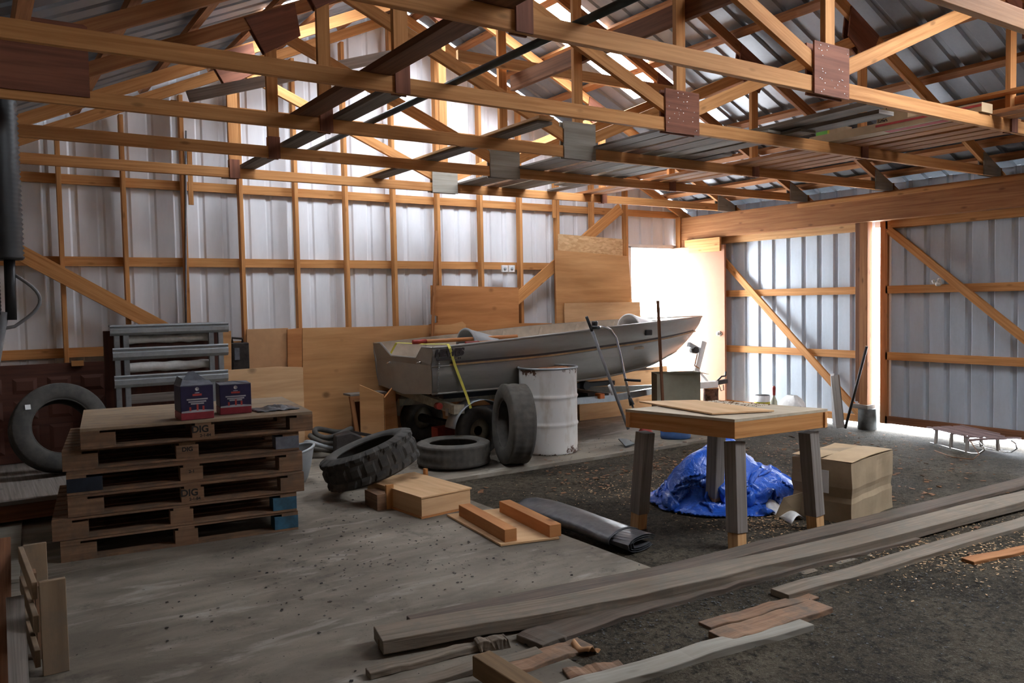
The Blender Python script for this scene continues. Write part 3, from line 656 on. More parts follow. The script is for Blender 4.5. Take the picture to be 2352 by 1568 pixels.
def axm(c,ax): # matrix placing local z along ax
    ax=Vector(ax).normalized(); M=ax.to_track_quat('Z','Y').to_matrix().to_4x4(); M.translation=Vector(c); return M
# bench that carries the far-left tyre and the brown door
T=thing('low_bench','low dusty wooden platform at the far left behind the pallets','bench',(.3,7.6,0))
B().box(-.3,1.05,6.78,8.56,.17,.20).build('bench_top','grey_wood',T,bevel=.003)
for x in (-.27,.93):
    for y in (6.82,8.4): B().box(x,x+.08,y,y+.09,0,.17,grain='Z').build('leg','pallet',T)
B().box(-.3,1.05,6.80,6.83,.05,.165).build('front_board','pine_dark',T)
tyre('worn tyre with a small white sticker leaning on the brown panelled door at far left',axm((.60,7.72,.575),(.15,-1,.32)),.37,.20,.225,'rubber','fine',sticker=True)
Mu=axm((4.30,6.45,.388),(-.955,.29,.05))
tyre('upright worn tyre leaning against the white drum',Mu,.385,.26,.225,'rubber_dusty','fine')
tyre('tyre lying flat on the concrete in front of the upright tyre',axm((3.82,6.78,.125),(0,0,1)),.355,.23,.23,'rubber_dusty','fine')
nt=Vector((-.42,.16,.9)).normalized()
tyre('chunky treaded tyre tilted with one edge on the plywood box',axm((2.70,6.19,.285),(-.30,.12,.95)),.40,.27,.25,'rubber','lug',seg=160)
# brown panelled door on its side
T=thing('panelled_door','dark brown panelled door lying on its side behind the far left tyre','door',(.7,8.42,.2))
lean=Matrix.Translation((0,8.44,.203))@Matrix.Rotation(-.06,4,'X')
B().box(-.33,1.72,-.022,.016,0,.87,grain='X',M=lean).build('slab','door_brown',T,bevel=.003)
for r,(z0,z1) in enumerate(((.08,.32),(.38,.55),(.61,.75))):
    for c in range(7):
        x0=-.24+c*.27; b=B(); M=lean
        pts=[(x0,-.023,z0),(x0+.19,-.023,z0),(x0+.19,-.023,z1),(x0,-.023,z1)]; ins=[(x0+.03,-.034,z0+.03),(x0+.16,-.034,z0+.03),(x0+.16,-.034,z1-.03),(x0+.03,-.034,z1-.03)]
        v=[b.bm.verts.new(M@Vector(p)) for p in pts]; w_=[b.bm.verts.new(M@Vector(p)) for p in ins]
        for k in range(4): b.face([v[k],v[(k+1)%4],w_[(k+1)%4],w_[k]])
        b.face(w_); b.build('raised_panel','door_brown',T)
b=B(); b.box(.77,.87,-.05,-.0,.835,.885,M=lean) ; o=b.build('wood_offcut','pine'); tag(o,'small pale wood offcut on top of the brown door','wood block')
# galvanised rack
T=thing('steel_rack','leaning stack of galvanised steel frames with white wrapped boards between','rack',(1.5,8.0,0))
Yr=7.98
def corr_rail(z,h,x0,x1,y):
    b=B(); prof=[(-.5,0),(-.38,.012),(-.25,.022),(.1,.022),(.2,.008),(.3,.008),(.4,.02),(.5,.016)]
    a=[[b.bm.verts.new((x,y-d,z+h*s)) for s,d in prof] for x in (x0,x1)]
    for k in range(len(prof)-1): b.face([a[0][k],a[1][k],a[1][k+1],a[0][k+1]])
    return b.build('rail','steel',T,solid=.004)
corr_rail(1.365,.09,1.03,2.05,Yr-.05); corr_rail(1.155,.11,1.045,2.04,Yr-.05); corr_rail(.91,.11,1.05,2.03,Yr-.05)
for x in (1.09,1.165,1.90,1.985):
    b=B(); b.box(x-.022,x+.022,Yr-.02,Yr+.02,.0,1.38,grain='Z'); b.build('upright','steel',T)
B().box(1.05,2.06,Yr-.03,Yr+.18,1.395,1.412).build('top_flange','steel',T)
def wrap(z,h,seed):
    b=B(); 
    def P(u,v):
        a=2*PI*v; x=1.17+u*.72; n=noise.noise(Vector((x*9,a,seed)))*.012
        return Vector((x,Yr+.09+(.05+n)*math.cos(a),z+(h/2+n)*math.sin(a)))
    b.grid(P,40,13); b.build('wrapped_board','white',T)
wrap(1.275,.075,1); wrap(1.02,.085,5)
B().box(1.15,1.95,Yr+.0,Yr+.05,.70,.78).build('lower_board','grey_wood',T)
B().box(1.0,2.0,Yr+.12,Yr+.15,0,1.36,grain='Z').build('back_panel','door_brown',T)
# plywood sheets along the wall
def sheet(pts,y0,t,m,name,lab,cat='plywood sheet',lean=.0,grp='plywood sheets along the back wall'):
    P3=[at(x,y,'Y',y0) for x,y in pts]; zmax=max(p.z for p in P3); zmin=min(p.z for p in P3)
    for p in P3: p.y+= lean*(p.z-zmax)
    b=B(); b.prism(P3,(0,t,0)); return tag(b.build(name,m,bevel=.0015),lab,cat,grp)
def zpx(x,y0): # pixel y of the floor at plane y0
    lo,hi=900,1300
    for _ in range(30):
        m=(lo+hi)/2
        if at(x,m,'Y',y0).z>0.002: lo=m
        else: hi=m
    return lo
def fsheet(x0,x1,yt0,yt1,y0,t,m,name,lab,lean=.04,**k):
    return sheet([(x0,zpx(x0,y0)),(x1,zpx(x1,y0)),(x1,yt1),(x0,yt0)],y0,t,m,name,lab,lean=lean,**k)
fsheet(567,662,756,753,8.47,.018,'hardboard','plywood_sheet','tan hardboard sheet against the wall, left of the knotty plywood')
fsheet(660,693,756,753,8.43,.018,'ply_orange','plywood_sheet','narrow reddish plywood strip between hardboard and knotty plywood')
sheet([(695,zpx(695,8.45)),(1075,zpx(1075,8.45)),(1070,745),(1062,738),(1035,745),(860,750),(695,753)],8.45,.018,'ply','plywood_sheet','big knotty plywood sheet with dark spots behind the boat stern',lean=.01)
sheet([(518,zpx(518,8.27)),(698,zpx(698,8.27)),(696,843),(640,842),(520,850)],8.27,.018,'ply_pale','plywood_sheet','low pale plywood offcut behind the cartons',lean=.05)
fsheet(508,531,757,760,8.36,.02,'ply','plywood_sheet','narrow plywood strip beside the galvanised rack')
sheet([(985,zpx(985,8.46)),(1192,zpx(1192,8.46)),(1191,660),(990,655),(990,722),(1005,726),(1005,740),(985,745)],8.46,.018,'ply_orange','plywood_sheet','orange plywood sheet with a notched left edge above the boat stern',lean=.02)
sheet([(1190,zpx(1190,8.45)),(1268,zpx(1268,8.45)),(1268,742),(1190,742)],8.45,.018,'ply_orange','plywood_sheet','low orange plywood piece right of the notched sheet',lean=.02)
sheet([(1281,zpx(1281,8.45)),(1432,zpx(1432,8.45)),(1430,549),(1282,537)],8.45,.012,'osb','osb_sheet','strand board sheet showing above the tall plywood near the door',lean=.0)
sheet([(1278,zpx(1278,8.41)),(1450,zpx(1450,8.41)),(1450,695),(1443,588),(1275,574)],8.41,.018,'ply','plywood_sheet','tall plywood sheet beside the open doorway',lean=.03)
sheet([(1300,zpx(1300,8.34)),(1482,zpx(1482,8.34)),(1470,693),(1297,696)],8.34,.018,'ply_pale','plywood_sheet','wide plywood sheet leaning in front of the tall one, behind the bow',lean=.0)
for k in range(2):
    pass
b=B(); a=at(968,745,'Y',8.45); c=at(1002,530,'Y',8.49); b.board((a.x,8.33,.0+.02),c,.035,.02,(1,0,0)); tag(b.build('thin_stick','pine_old_and_shade'),'thin dark stick leaning on the wall above the knotty plywood','stick')
b=B(); a=at(424,300,'Y',8.5); pts=[at(427,y,'Y',8.50) for y in (300,430,520,640,745)]; b.tube(pts,.009,8); tag(b.build('conduit','cable'),'thin grey conduit running down beside the third stud','conduit')
T=thing('outlet_plates','pair of clear plastic outlet plates on the mid wall rail','outlet',(5.6,8.49,1.98)); 
for x0 in (1150,1166):
    a=at(x0,609,'Y',8.50); c=at(x0+14,625,'Y',8.50); B().box(a.x,c.x,8.47,8.495,c.z,a.z).build('plate','white_metal',T,bevel=.004); B().lathe([(.001,0),(.02,0),(.02,.006),(.001,.006)],axm(((a.x+c.x)/2,8.47,(a.z+c.z)/2),(0,-1,0)),14).build('socket','seat_grey',T)
# small junk between rack and wall
T=thing('tool_bundle','dark tool case standing between the rack and the hardboard sheet','case',(2.25,8.4,0)); a=at(545,780,'Y',8.42);
B().box(a.x-.07,a.x+.1,8.36,8.48,.0,a.z-.03,grain='Z').build('case_body','dark_metal',T,bevel=.01); B().box(a.x-.05,a.x-.0,8.35,8.36,a.z-.2,a.z-.08).build('label_plate','greyblue',T); B().tube([(a.x-.05,8.42,a.z-.03),(a.x-.05,8.42,a.z+.02),(a.x+.05,8.42,a.z+.01),(a.x+.05,8.42,a.z-.03)],.012,8).build('handle','dark_metal',T)
# V boards + stool frame
b=B(); b.prism([(3.40,8.02,0),(3.60,7.86,0),(3.60,7.86,.60),(3.40,8.02,.71)],(.012,.012,0)); tag(b.build('plywood_offcut','ply'),'left of two plywood offcuts standing in a V behind the tyres','board')
b=B(); b.prism([(3.62,7.87,0),(3.83,7.98,0),(3.79,7.98,.68),(3.62,7.87,.57)],(-.012,.012,0)); tag(b.build('plywood_offcut','ply_orange'),'right of two plywood offcuts standing in a V behind the tyres','board')
T=thing('stool_frame','small open wooden stool frame behind the V of plywood offcuts','stool',(3.5,8.2,0))
B().box(3.33,3.75,8.10,8.30,.585,.605).build('seat','grey_wood',T)
B().board((3.345,8.12,.585),(3.42,8.10,0),.045,.03,(1,0,0)).build('leg','pine_old_and_shade',T); B().board((3.72,8.12,.585),(3.70,8.10,0),.045,.03,(1,0,0)).build('leg','pine_old_and_shade',T); B().box(3.33,3.75,8.10,8.12,.545,.585).build('apron','pine_old_and_shade',T); B().box(3.42,3.7,8.28,8.30,0,.5,grain='Z').build('back_board','pine_dark',T)
# heap of hoses / engine part
T=thing('hose_heap','heap of old grey hoses and a metal cowling on the floor behind the pallets','hoses',(3.1,8.0,0)); random.seed(5)
for k in range(4):
    b=B(); cx,cy=3.02+.03*k,8.12-.02*k; R_=.20-.01*k
    b.tube([(cx+R_*1.1*math.cos(t),cy+R_*math.sin(t),.07+.055*k+.03*math.sin(2*t+k)) for t in [2*PI*j/26 for j in range(26)]],.028,10,closed=True); b.build('hose_coil',['rubber_dusty','seat_grey','rubber_dusty','rubber'][k],T)
b=B(); b.prism([(3.0,7.72,0),(3.22,7.62,0),(3.26,7.64,.22),(3.16,7.70,.27),(3.02,7.76,.24)],(.03,.16,0)); b.build('cowling','dark_metal',T,bevel=.012)
B().board((3.2,7.95,.25),(3.52,7.80,.17),.03,.02,(0,0,1)).build('wiring_bar','dark_metal',T)
def P(u,v): return Vector((3.20+u*.22,7.66+v*.2,.10+.06*math.sin(u*4)+.05*math.cos(v*5)))
b=B(); b.grid(P,12,12); b.build('bent_panel','steel',T,solid=.003)
T=thing('plastic_tub','pale grey moulded tub standing behind the right end of the pallets','tub',(2.2,6.95,0))
def P(u,v):
    a=2*PI*u; r_=.11+.07*v**.6; return Vector((2.30+r_*math.cos(a)*1.2,7.02+r_*math.sin(a),.0+.27*v+.05*v*math.cos(a)))
b=B(); b.grid(P,28,8); b.build('tub_shell','seat_grey',T,solid=.006); B().tube([P(k/28,1) for k in range(28)],.012,8,closed=True).build('tub_rim','seat_grey',T)
# ------------------------------------------------------------------ boat
YB=7.68
def boat_curve(s):
    X0=3.73
    hw=[(0,.69),(.2,.72),(.4,.72),(.6,.64),(.75,.50),(.88,.29),(1,.015)]
    def itp(t,s):
        for (a,x),(b_,y) in zip(t,t[1:]):
            if s<=b_:
                k=(s-a)/(b_-a); return x+(y-x)*k
        return t[-1][1]
    def sm(t,s): return (itp(t,max(0,s-.05))+itp(t,min(1,s+.05))+2*itp(t,s))/4 if s<.97 else itp(t,s)
    w=sm(hw,s)
    g=(X0+s*4.44,w,sm([(0,1.115),(.3,1.19),(.5,1.245),(.75,1.285),(1,1.31)],s))
    k=(X0+s*4.31,w*.955,sm([(0,.945),(.3,.975),(.5,1.02),(.75,1.07),(1,1.13)],s))
    c=(X0+.02+s*3.95,max(.012,sm([(0,.62),(.4,.66),(.6,.58),(.8,.36),(1,.01)],s)),sm([(0,.665),(.4,.665),(.6,.69),(.8,.745),(1,.87)],s))
    e=(X0+.04+s*3.93,.0,sm([(0,.615),(.5,.59),(.75,.635),(.9,.73),(1,.86)],s))
    return g,k,c,e
BT=thing('aluminium_boat','open aluminium fishing boat resting on the trailer, bow towards the door','boat',(5.9,YB,.6))
NS=44
def hull(off,names,m,solid=0,rows=(0,1,2,3)):
    b=B()
    for side in (-1,1):
        g=[]
        for i in range(NS+1):
            cur=boat_curve(i/NS); row=[]
            pts=[Vector((x,YB+side*max(0,y-off),z+off*.5)) for x,y,z in cur]
            for a,c_ in zip(rows,rows[1:]):
                for q in range(4):
                    p=pts[a].lerp(pts[c_],q/4); bul=math.sin(PI*q/4)*(.02 if a<2 else .015); p.y+=side*bul; row.append(b.bm.verts.new(p))
            row.append(b.bm.verts.new(pts[rows[-1]])); g.append(row)
        for i in range(NS):
            for j in range(len(g[0])-1):
                f=b.face([g[i][j],g[i+1][j],g[i+1][j+1],g[i][j+1]]); 
                if f: f.smooth=(j%4 not in(9,)) 
    return b.build(names,m,BT,solid=solid)
hull(0,'hull','alu'); hull(.02,'inner_lining','alu_in',rows=(0,1,2,3))
# rim, spray rails, stripes
for side in (-1,1):
    b=B(); b.tube([(boat_curve(i/NS)[0][0],YB+side*(boat_curve(i/NS)[0][1]-.003),boat_curve(i/NS)[0][2]) for i in range(NS+1)],.014,8); b.build('gunwale_rail','alu',BT)
    b=B(); pr=[boat_curve(i/NS)[1] for i in range(NS+1)]; b.tube([(x,YB+side*(y+.004),z-.012) for x,y,z in pr],.010,6); b.build('spray_rail','alu',BT)
    for nm,m,dz,w in (('dark_stripe','stripe_dark',.016,.022),('tan_stripe','stripe_tan',-.005,.018)):
        b=B(); b.strip([(x,YB+side*(y+.012),z+dz) for x,y,z in pr[2:-1]],w,.003,(0,0,1)); o=b.build(nm,m,BT)
    b=B(); pr=[boat_curve(i/NS)[2] for i in range(NS)]; b.tube([(x,YB+side*(y+.002),z) for x,y,z in pr],.012,6); b.build('chine_rail','alu',BT)
# transom
XT=3.728
def T_(x,y): p=at(x,y,'X',XT); return (XT,p.y,p.z)
tr=[(XT,YB-.692,1.112),T_(968,799),T_(955,824),T_(897,819),T_(872,790),(XT,YB+.692,1.112),(XT+.01,YB+.665,.945),(XT+.02,YB+.62,.665),(XT+.02,YB,.612),(XT+.02,YB-.62,.665),(XT+.01,YB-.665,.945)]
b=B(); b.prism([Vector(p) for p in tr],(.025,0,0)); b.build('transom','alu',BT)
b=B(); b.tube([Vector(p)+Vector((.012,0,.006)) for p in tr[:6]],.014,8); b.build('transom_rail','alu',BT)
b=B(); b.box(XT+.025,XT+.5,YB-.55,YB+.55,.80,.815); b.build('stern_seat','alu_in',BT)
for i,(x0,x1) in enumerate(((5.05,5.35),(6.35,6.6))):
    w=boat_curve((x0-3.73)/4.44)[0][1]-.06; B().box(x0,x1,YB-w,YB+w,.97,1.0,grain='Y').build('bench_seat','alu_in',BT)
B().box(3.8,6.9,YB-.42,YB+.42,.70,.712).build('deck_floor','alu_in',BT)
b=B(); pts=[]
for s in [i/12 for i in range(0,13)]:
    x,y,z=boat_curve(.78+.22*s)[0]; pts.append((x,y,z))
b.prism([(x,YB-y,z-.004) for x,y,z in pts]+[(x,YB+y,z-.004) for x,y,z in pts[::-1][1:]],(0,0,.006)); b.build('bow_deck','alu',BT)
for k in range(6):
    s=.15+.12*k; g,kk,c,_e=boat_curve(s)
    for side in (-1,1): B().board((g[0],YB+side*(g[1]-.035),g[2]-.02),(c[0],YB+side*(c[1]-.03),c[2]+.04),.035,.014,(1,0,0)).build('rib','alu_in',BT)
for (x,y) in ((924-30,833),(963,833)):   # cleats
    p=at(x,y,'X',XT-.02); b=B(); b.tube([(XT-.03,p.y-.045,p.z+.012),(XT-.04,p.y,p.z),(XT-.03,p.y+.045,p.z-.012)],[.004,.008,.004],8); b.tube([(XT,p.y,p.z),(XT-.035,p.y,p.z)],.009,8); b.build('cleat','chrome',BT)
MH=lambda x,z,y: frame((x,y,z),(1,-.05,.045),(0,0,1))
gx=[boat_curve(s) for s in (.05,.1)]
def sidey(x,z):
    s=(x-3.73)/4.44; g,k,_,_=boat_curve(s); t=(g[2]-z)/(g[2]-k[2]); return YB-(g[1]+(k[1]-g[1])*t)-.024
pa=at(1030,810,'Y',6.98); tx=pa.x; tz=pa.z
textmesh('name_lettering','HEWES',.095,frame((tx,sidey(tx,tz)-.006,tz),(1,-.055,.03),(0,0,1)),'stripe_dark',BT,shear=.25,ext=.004,bold=.006)
o=B().box(-.13,.13,-.012,.012,-.003,.003,M=frame((tx+.0,sidey(tx,tz-.055)-.004,tz-.057),(1,-.055,.03),(0,0,1))).build('name_bar','stripe_dark',BT)
textmesh('name_lettering','CRAFT',.035,frame((tx+.07,sidey(tx,tz-.055)-.009,tz-.056),(1,-.055,.03),(0,0,1)),'cream',BT,shear=.25,ext=.003)
b=B()
for k in range(22):
    z=1.06-.40*k/21; g,kk,c,_e=boat_curve(.012); y=(g[1]+(c[1]-g[1])*((g[2]-z)/(g[2]-c[2])))+.012; b.tube([(3.80,YB-y-.006,z),(3.80,YB-y-.012,z)],.006,6)
b.build('rivet_row','chrome',BT)['kind']='stuff'
# boat seats
def boatseat(x,y,z,lab,m='seat_grey',k=1.,turn=0):
    T=B().box(x-.16*k,x+.18*k,y-.18*k,y+.18*k,z-.03,z+.01).build('folding_seat',m,BT,bevel=.01)
    def P(u,v):
        a=PI*(u*1.0); r_=(.20+.02*v)*k; return Vector((x+(-.16+v*.30)*k*(1 if turn==0 else -1),y+r_*math.cos(a),z+r_*.85*math.sin(a)*(1-.55*v)))
    b=B(); b.grid(P,20,8); b.build('backrest',m,T,solid=.012)
    b=B(); b.tube([P(i/19,0) for i in range(20)],.014*k,8); b.build('rim',m,T)
    B().box(x-.05,x+.05,y-.05,y+.05,z-.14,z-.03,grain='Z').build('pedestal','dark_metal',T)
boatseat(4.62,YB-.10,1.10,'rear grey plastic folding seat rising above the boat side near the stern')
boatseat(6.95,YB-.12,1.19,'front white plastic folding seat near the bow of the boat','white_metal',1.05)
for j,(x0,x1,dy,dz) in enumerate(((3.78,5.0,.28,0.02),(4.22,5.5,.05,-.005))):
    T=thing('oar',('oar with a red grip nearest the far gunwale' if j==0 else 'oar with a red grip resting along the near gunwale'),'oar',(x0,YB-dy,1.15),'oars in the boat')
    y=YB-(.18 if j==0 else .50); z0=1.14+dz; z1=1.155+dz
    B().tube([(x0+.14,y,z0),(x1,y-.1,z1)],.021,10).build('shaft','varnish',T); B().tube([(x0,y+.01,z0),(x0+.15,y,z0)],[.022,.027],10).build('grip','red',T)
b=B(); 
S=[at(1010,795,'Y',6.985),at(1030,795,'Y',6.985)]
T=thing('yellow_strap','yellow ratchet strap over the boat stern down to the trailer','strap',(3.9,6.95,.5))
b.strip([(3.87,YB-.3,1.14),(3.90,YB-.695,1.152),(3.905,YB-.725,1.11),(3.97,YB-.70,.94),(4.10,YB-.70,.62),(4.13,YB-.72,.50)],.028,.003,(1,0,.1)); b.build('webbing','yellow_strap',T)
b=B(); b.strip([(3.87,YB-.3,1.14),(3.80,YB+.25,1.14),(3.76,YB+.35,1.0),(3.80,YB-.02,.86)],.028,.003,(1,0,.1)); b.build('webbing','yellow_strap',T)
b=B(); random.seed(9); b.tube([(7.3+.02*math.sin(k),YB-.25-.02*math.cos(2*k),1.27-.012*k) for k in range(10)],.008,6); tag(b.build('rope_tuft','yellow_strap'),'short yellow rope tied inside the boat bow','rope')
p=at(1487,762,'Y',7.1); b=B(); b.box(p.x-.05,p.x+.05,7.065,7.10,p.z-.04,p.z+.025); o=b.build('bow_fitting','black_plastic',BT,bevel=.01)
# ------------------------------------------------------------------ trailer
TT=thing('boat_trailer','cream and galvanised boat trailer standing under the aluminium boat','trailer',(5.8,YB,0))
for s in (-1,1):
    B().board((3.95,YB+s*.55,.46),(6.2,YB+s*.50,.42),.075,.05,(0,0,1)).build('side_rail','steel' if s<0 else 'cream',TT)
    B().board((6.2,YB+s*.50,.42),(7.55,YB+s*.04,.40),.075,.05,(0,0,1)).build('side_rail','steel',TT)
    B().board((4.0,YB+s*.35,.60),(6.3,YB+s*.35,.58),.05,.09,(0,0,1)).build('bunk','black_plastic',TT)
    T2=B().tube([(4.27,YB+s*.62,.25),(4.27,YB+s*.50,.25)],.05,16).build('hub','dark_metal',TT)
    Mw=axm((4.27,YB+s*.62,.25),(0,1,0)); b=B(); R_,r_,w_=.25,.13,.13
    b.lathe([(r_,-w_/2),(R_-.03,-w_/2),(R_,-w_*.35),(R_,w_*.35),(R_-.03,w_/2),(r_,w_/2)],Mw,40,closed=True); b.build('wheel_tyre','rubber',TT)
    B().lathe([(.001,.0),(r_,.0),(r_,.02),(.001,.02)],Mw,30).build('wheel_rim','cream',TT)
    def P(u,v): a=PI*(.05+.9*u); return Vector((4.27-.33*math.cos(a),YB+s*.62-.10+.20*v,.26+.33*math.sin(a)*.95))
    b=B(); b.grid(P,16,3); b.build('fender','steel' ,TT,solid=.004)
B().board((3.98,YB+.66,.60),(3.98,YB-.62,.50),.09,.05,(0,0,1)).build('rear_cross_beam','cream',TT)
B().box(3.96,4.08,YB-.68,YB-.60,.45,.54,grain='X').build('beam_end_plate','cream',TT)
B().tube([(3.9,YB-.50,.52),(3.9,YB-.44,.52)],.035,14).build('tail_lamp','red',TT)
B().box(4.22,4.32,YB-.56,YB+.56,.22,.28,grain='Y').build('axle','dark_metal',TT)
B().box(6.1,6.16,YB-.52,YB+.52,.42,.48,grain='Y').build('front_cross_beam','steel',TT)
B().board((7.4,YB,.40),(8.33,YB-.12,.40),.085,.07,(0,0,1)).build('tongue','white_metal',TT)
B().board((7.95,YB-.05,.42),(8.16,YB-.05,.98),.085,.06,(1,0,0)).build('winch_post','white_metal',TT,bevel=.01)
B().board((8.02,YB-.05,.62),(8.25,YB-.05,.42),.03,.02,(1,0,0)).build('post_brace','white_metal',TT)
B().board((8.08,YB-.05,.86),(7.88,YB-.05,.95),.06,.05,(0,0,1)).build('winch_arm','steel',TT)
b=B(); b.tube([(7.99,YB-.09,.87),(7.99,YB+.0,.87)],.045,14); b.build('winch_drum','dark_metal',TT)
b=B(); b.tube([(8.0-.01*k,YB-.09,.82-.03*k) for k in range(6)]+[(8.03,YB-.09,.63)],.007,6); b.build('winch_chain','ply_orange',TT)
B().board((8.30,YB-.12,.415),(8.50,YB-.15,.43),.06,.06,(0,1,0)).build('coupler','dark_metal',TT,bevel=.012)
B().tube([(8.33,YB-.13,.44),(8.40,YB-.15,.50),(8.47,YB-.15,.50),(8.48,YB-.15,.56)],.012,8).build('coupler_latch','black_plastic',TT)
B().tube([(8.38,YB-.12,.38),(8.42,YB-.12,.30),(8.46,YB-.13,.31),(8.44,YB-.14,.38)],.006,6).build('safety_chain','dark_metal',TT)
p=at(1372,908,'Y',7.2); B().box(p.x-.04,p.x+.03,7.10,7.2,p.z-.03,p.z+.03).build('amber_marker','orange_light',TT,bevel=.008)
p=at(1345,880,'Y',7.3); b=B(); b.tube([(p.x-.02,7.25,p.z-.02),(p.x-.02,7.35,p.z-.02)],.05,14); b.build('keel_roller','black_plastic',TT)
B().box(p.x-.05,p.x+.05,7.2,8.2,.44,.50,grain='Y').build('roller_beam','dark_metal',TT)
b=B(); b.box(4.0,4.36,7.42,7.56,0,.26); o=b.build('red_block','red'); tag(o,'red metal box under the back of the boat trailer','box'); 
B().box(4.02,4.34,7.41,7.42,.03,.20).build('recess','dark_metal',o) if False else None
p=at(1635,930,'Y',7.55)
T=thing('log_stump','short round log carrying the trailer coupling','log',(8.22,7.58,0))
b=B(); 
def P(u,v): a=2*PI*u; r_=.10+.008*noise.noise(Vector((math.cos(a)*3,math.sin(a)*3,v*3))); return Vector((8.22+r_*math.cos(a),7.56+r_*math.sin(a),v*.35))
b.grid(P,24,8); b.build('bark','log',T); b=B(); b.lathe([(.001,.345),(.099,.345),(.099,.352),(.001,.352)],Matrix.Translation((8.22,7.56,0)),24); b.build('sawn_top','pine_old_and_shade',T)
fsheet(1338,1560,955,955,8.0,.018,'ply_pale','plywood_sheet','low pale plywood sheet standing behind the trailer frame',lean=.0) if False else None
pts=[at(1330,870,'Y',8.25),at(1535,862,'Y',8.25)]
b=B(); b.prism([(pts[0].x,8.25,0),(pts[1].x-.02,8.25,0),(pts[1].x-.02,8.25,.62),(pts[0].x,8.25,.62)],(0,.018,0)); tag(b.build('plywood_sheet','ply_pale'),'low pale plywood sheet seen under the boat behind the trailer frame','plywood sheet','plywood sheets along the back wall')
# ------------------------------------------------------------------ drum
DC=(4.97,6.80); DR=.30
T=thing('steel_drum','chipped white steel drum with a rusty lid, right of the upright tyre','drum',(*DC,0))
pr=[(.001,0),(DR-.01,0),(DR,.01)]
for k in range(1,60):
    z=.01+.86*k/60; r_=DR
    for zc in (.30,.58):
        d=abs(z-zc); r_+= .012*max(0,1-d/.022)
    pr.append((r_,z))
pr+=[(DR,.87)]
b=B(); b.lathe(pr,Matrix.Translation((0,0,0)),72); o=b.build('shell','drum',None); o.location=(0,0,0); o.parent=T
o=B().lathe([(.001,.855),(DR-.02,.855),(DR-.015,.86)],Matrix.Translation((*DC,0)),60).build('lid','rust',T)
B().tube([(DC[0]+(DR+.004)*math.cos(2*PI*k/60),DC[1]+(DR+.004)*math.sin(2*PI*k/60),.872) for k in range(60)],.011,8,closed=True).build('rim_ring','steel',T)
B().lathe([(.001,.856),(.03,.856),(.03,.868),(.001,.868)],Matrix.Translation((DC[0]-.12,DC[1]-.14,0)),16).build('bung','dark_metal',T)
# ------------------------------------------------------------------ plywood box, runners, film roll
M=local((2.66,5.22,0),Vector((.44,-.02,0)))
T=thing('plywood_box','flat plywood box on the floor with the tilted tyre resting on it','box',(2.8,5.6,0))
M=frame((2.66,5.21,0),(.98,.10,0),(-.10,.98,0))
B().box(.008,.447,.01,.79,.012,.145,grain='X',M=M).build('box_sides','ply_pale',T,bevel=.002)
B().box(0,.455,.0,.80,.145,.157,grain='Y',M=M).build('lid','ply_pale',T,bevel=.001); B().box(-.004,.458,-.004,.8,0,.012,grain='X',M=M).build('base','ply_orange',T)
B().board(M@Vector((-.012,.42,.0)),M@Vector((-.012,.42,.185)),.06,.022,(1,0,0)).build('side_cleat','pine',T); B().board(M@Vector((.475,.66,0)),M@Vector((.475,.66,.20)),.022,.045,(1,0,0)).build('side_cleat','pine',T)
b=B(); b.box(2.50,2.66,5.62,5.85,0,.12); tag(b.build('wood_block','pallet'),'dark wood block under the tilted tyre beside the plywood box','wood block')
T=thing('skid','plywood skid with two brown timber runners in front of the plywood box','skid',(3.0,4.7,0))
B().prism([(2.84,5.16,.004),(3.32,5.05,.004),(3.14,4.20,.004),(2.75,4.30,.004)],(0,0,.012)).build('base_sheet','ply_pale',T)
B().board((2.93,5.06,.0575),(2.835,4.31,.0575),.088,.082,(1,0,0)).build('runner','ply_orange',T,bevel=.003)
B().board((3.22,4.97,.0575),(3.125,4.22,.0575),.088,.082,(1,0,0)).build('runner','ply_orange',T,bevel=.003)
T=thing('plastic_film_roll','folded roll of black plastic film on the dirt beside the skid','plastic roll',(3.45,4.4,-.03))
def P(u,v):
    a=2*PI*v; ctr=Vector((3.42,4.95,.0)).lerp(Vector((3.44,3.90,.0)),u); w=.155+.01*math.sin(u*7); h=.045+.012*math.sin(u*3+1)+.018*u
    ca=math.cos(a); sa=math.sin(a); n=.006*noise.noise(Vector((u*6,ca*2,sa*2)))
    return ctr+Vector((.98*w*ca,.17*w*ca,h+ (h+n)*sa*(1 if sa>0 else .9)-.022))
b=B(); b.grid(P,40,28); b.build('outer_layer','film',T,solid=.003)
for k in range(3):
    b=B(); y0=3.915
    pts=[]
    for j in range(18):
        t=j/17; a=PI*.15+t*PI*1.55; w=.135-.022*k; h=.048-.013*k; pts.append((3.44+w*math.cos(a),y0+.17*w*math.cos(a),.036+h*math.sin(a)))
    b.strip(pts,.35,.003,(0,1,0)); b.build('inner_fold','film',T)
# ------------------------------------------------------------------ table
TX=[(3.80,4.17),(3.985,3.45),(4.72,3.385),(4.60,4.16)]
T=thing('work_table','unfinished wooden work table with grey extended legs','table',(4.27,3.8,-.03))
LG=[(3.80,4.19,3.79,4.11),(3.975,3.44,4.06,3.53),(4.70,3.42,4.65,3.40),(4.58,4.21,4.50,4.10)]
LG=[((3.815,4.185),(3.84,4.13)),((3.965,3.435),(4.02,3.50)),((4.715,3.405),(4.67,3.43)),((4.61,4.215),(4.52,4.10))]
for k,(bt,tp) in enumerate(LG):
    b_=Vector((*bt,-.045)); t_=Vector((*tp,.70)); 
    L=B().board(b_.lerp(t_,.16),t_-Vector((0,0,.06)),.095,.095,(1,0,0)).build('leg','grey_wood',T,bevel=.003)
    B().board(b_,b_.lerp(t_,.165),.082,.082,(1,0,0)).build('leg_extension','pine_pale',L,bevel=.003)
    
